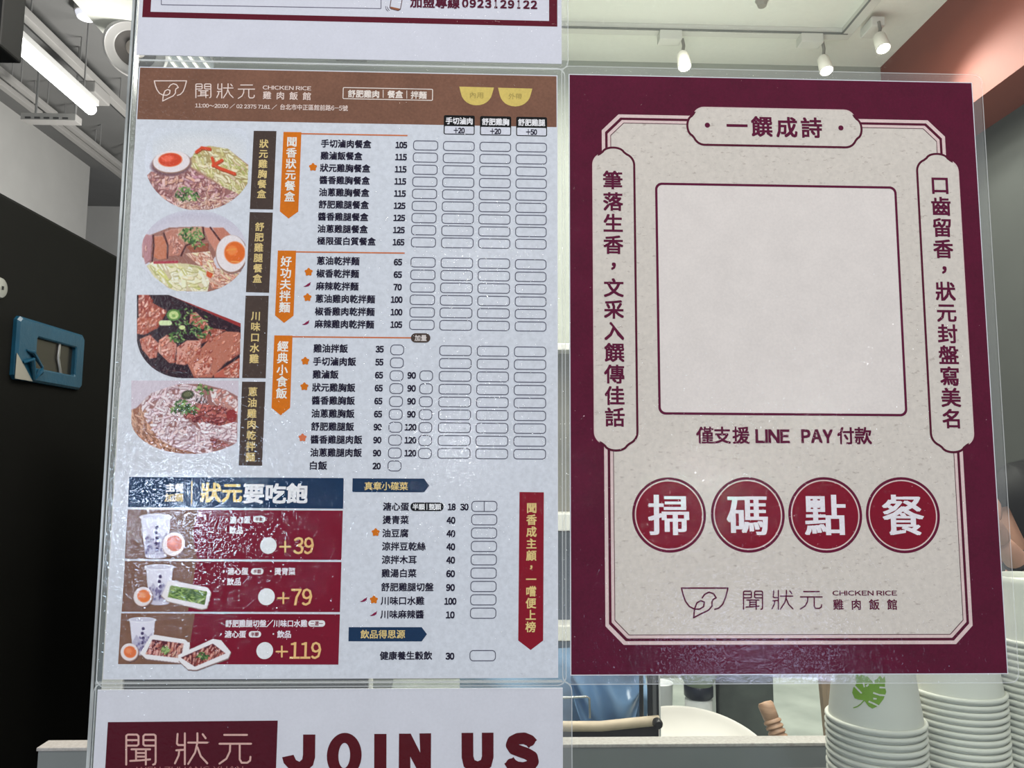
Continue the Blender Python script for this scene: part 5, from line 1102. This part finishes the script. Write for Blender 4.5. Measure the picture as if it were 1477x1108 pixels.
# ================================================================== PERSON AT THE RIGHT EDGE
pc = on(1491, 752, 1, 1.10); hx, hy, hz = pc
per = tag(empty('person', (hx+.08, hy+.12, 0)), 'person with black hair and black shirt stooping, forearm raised, behind the poster at right', 'person')
M_skin = nmat('skin', (206, 158, 136), .55, var=.04, vscale=30); M_hair = nmat('black_hair', (14, 14, 14), .6, spec=.2, var=.3, vscale=120, stretch=(6, 6, 1)); M_shirt = nmat('black_shirt', (26, 26, 28), .8, var=.1, vscale=60)
def skin_mesh(name, verts, edges, radii, mat, root=0, sub=2):
    me = bpy.data.meshes.new(name); me.from_pydata([tuple(v) for v in verts], edges, []); o = bpy.data.objects.new(name, me); COL.objects.link(o)
    m = o.modifiers.new('s', 'SKIN'); m.use_smooth_shade = True
    for i, r in enumerate(radii): me.skin_vertices[0].data[i].radius = (r if isinstance(r, tuple) else (r, r))
    me.skin_vertices[0].data[root].use_root = True
    o.modifiers.new('u', 'SUBSURF').levels = sub; o.modifiers['u'].render_levels = sub
    dg = bpy.context.evaluated_depsgraph_get(); dg.update(); m2 = bpy.data.meshes.new_from_object(o.evaluated_get(dg)); bpy.data.objects.remove(o)
    m2.polygons.foreach_set('use_smooth', [True]*len(m2.polygons)); m2.materials.clear(); return link(name, m2, mat, per)
H = np.array([hx, hy, hz])
wr = on(1440, 778, 1, .90); el = on(1492, 838, 1, .93); band = np.array(wr)+(np.array(el)-wr)*.52
sh_l = H+[.12, .05, -.235]; sh_r = H+[-.05, .20, -.26]; pel = np.array([hx+.04, hy+.34, .88])
chest = H+[.03, .13, -.30]; neck = H+[.03, .05, -.13]
V = [pel, (pel+chest)/2, chest, neck, H+[.0, .0, -.03], sh_l+[.02, 0, 0], el, wr, sh_r, sh_r+[-.02, .02, -.28], sh_r+[-.1, -.10, -.42],
     pel+[.09, 0, -.06], pel+[.10, .0, -.45], pel+[.10, .03, -.84], pel+[-.09, 0, -.06], pel+[-.10, .0, -.45], pel+[-.10, .03, -.84], pel+[.10, -.10, -.86], pel+[-.10, -.10, -.86]]
E_ = [(0, 1), (1, 2), (2, 3), (3, 4), (2, 5), (5, 6), (6, 7), (2, 8), (8, 9), (9, 10), (0, 11), (11, 12), (12, 13), (0, 14), (14, 15), (15, 16), (13, 17), (16, 18)]
rad = [(.15, .11), (.13, .10), (.15, .10), .052, .055, .055, .027, .019, .055, .042, .028, .08, .058, .038, .08, .058, .038, .032, .032]
skin_mesh('body', V, E_, rad, M_skin)
# shirt and trousers
Vs = [pel+[0, 0, .02], (pel+chest)/2, chest, (chest+neck)/2, sh_l+[.02, 0, 0], (sh_l*.55+np.array(el)*.45), sh_r, sh_r+[-.01, .01, -.15]]
skin_mesh('shirt', Vs, [(0, 1), (1, 2), (2, 3), (2, 4), (4, 5), (2, 6), (6, 7)], [(.165, .125), (.15, .115), (.168, .118), .075, .072, .062, .072, .06], M_shirt)
Vt = [pel, V[11], V[12], pel+[.10, .03, -.80], V[14], V[15], pel+[-.10, .03, -.80]]
skin_mesh('trousers', Vt, [(0, 1), (1, 2), (2, 3), (0, 4), (4, 5), (5, 6)], [(.165, .125), .098, .075, .055, .098, .075, .055], nmat('dark_trousers', (34, 36, 44), .85))
for sx in (.10, -.10):
    a = pel+[sx, .03, -.85]; MB().box((a[0]-.045, a[1]-.21, 0), (a[0]+.045, a[1]+.05, .075), .025, seg=3).build('shoe', nmat('shoe_black', (24, 24, 24), .5), per, smooth=40)
# head: face turned down and left towards the hand
hd_ = MB(); prof = [(0, -.118), (.030, -.112), (.052, -.092), (.066, -.060), (.074, -.02), (.078, .02), (.076, .055), (.062, .090), (.036, .110), (0, .118)]
hd_.lathe(prof, (0, 0, 0), 32)
for v in hd_.bm.verts:
    v.co.y *= 1.18
    if v.co.y < 0 and v.co.z < -.05: v.co.y -= .012
rt = Matrix.Rotation(math.radians(-104), 4, 'Z') @ Matrix.Rotation(math.radians(22), 4, 'X')
TM = Matrix.Translation(Vector(H)) @ rt
for v in hd_.bm.verts: v.co = TM @ v.co
hd_.build('head', M_skin, per, smooth=80)
def hp_(x, y, z): return TM @ Vector((x, y, z))
MB().tube([hp_(0, -.088, .012), hp_(0, -.104, -.012), hp_(0, -.112, -.026), hp_(0, -.094, -.034)], [.007, .010, .014, .008], 10).build('nose', M_skin, per, smooth=80)
for sx in (-1, 1):
    MB().lathe([(0, -.012), (.008, -.009), (.012, 0), (.008, .009), (0, .012)], hp_(sx*.030, -.080, .006), 16).build('eye', nmat('eye_white', (226, 222, 218), .3), per, smooth=80)
    MB().lathe([(0, -.004), (.005, -.002), (.005, .002), (0, .004)], hp_(sx*.030, -.0915, .005), 12, rt @ Vector((0, -1, 0))).build('iris', nmat('iris_dark', (30, 22, 20), .2), per, smooth=80)
    MB().tube([hp_(sx*.018, -.088, .026), hp_(sx*.032, -.087, .030), hp_(sx*.046, -.078, .026)], .0028, 8).build('eyebrow', M_hair, per, smooth=80)
    MB().lathe([(0, -.030), (.010, -.024), (.015, 0), (.013, .020), (0, .030)], hp_(sx*.079, .012, -.004), 16).build('ear', M_skin, per, smooth=80)
MB().tube([hp_(-.022, -.086, -.060), hp_(0, -.093, -.058), hp_(.022, -.086, -.060)], [.003, .006, .003], 8).build('mouth', nmat('lips', (164, 92, 84), .5), per, smooth=80)
hr = MB(); hr.lathe([(.080, -.105), (.088, -.07), (.092, -.03), (.091, .02), (.088, .062), (.072, .100), (.042, .124), (0, .132)], (0, 0, 0), 40)
dele = []
for v in hr.bm.verts:
    v.co.y = v.co.y*1.22+.006
    if v.co.y < -.072 and v.co.z < .045: dele.append(v)
bmesh.ops.delete(hr.bm, geom=dele, context='VERTS')
for v in hr.bm.verts: v.co = TM @ (v.co*(1+.02*math.sin(v.co.x*190+v.co.y*130)))
hr.build('hair', M_hair, per, smooth=80)
MB().tube([hp_(0, .105, .02), hp_(.01, .155, .03), hp_(.02, .185, -.04), hp_(.02, .175, -.14)], [.03, .034, .026, .006], 14).build('ponytail', M_hair, per, smooth=80)
dirw = (np.array(el)-wr); dirw /= np.linalg.norm(dirw)
MB().tube([band-dirw*.004, band-dirw*.002, band+dirw*.002, band+dirw*.004], [.0245, .0262, .0262, .0245], 20).build('wrist_band', nmat('band_black', (18, 18, 20), .6), per, smooth=80)
# hand: palm, four fingers, thumb
wr = np.array(wr); f_ = -dirw; up_ = np.array([0, 0, 1.])-f_*f_[2]; up_ /= np.linalg.norm(up_); sd_ = np.cross(f_, up_)
skin_mesh('palm', [wr-f_*.01, wr+f_*.045, wr+f_*.085], [(0, 1), (1, 2)], [(.026, .020), (.038, .018), (.036, .015)], M_skin)
for k, (ln_, o_) in enumerate(((.066, .027), (.076, .009), (.070, -.009), (.054, -.027))):
    b0_ = wr+f_*.080+up_*o_; skin_mesh('finger', [b0_, b0_+f_*ln_*.45, b0_+f_*ln_*.75+sd_*.016, b0_+f_*ln_*.85+sd_*.036], [(0, 1), (1, 2), (2, 3)], [.010, .009, .0085, .0075], M_skin, sub=1)
b0_ = wr+f_*.028+up_*.030; skin_mesh('thumb', [b0_-up_*.012, b0_+up_*.018+f_*.016, b0_+up_*.028+f_*.046+sd_*.012], [(0, 1), (1, 2)], [.013, .0115, .0095], M_skin, sub=1)
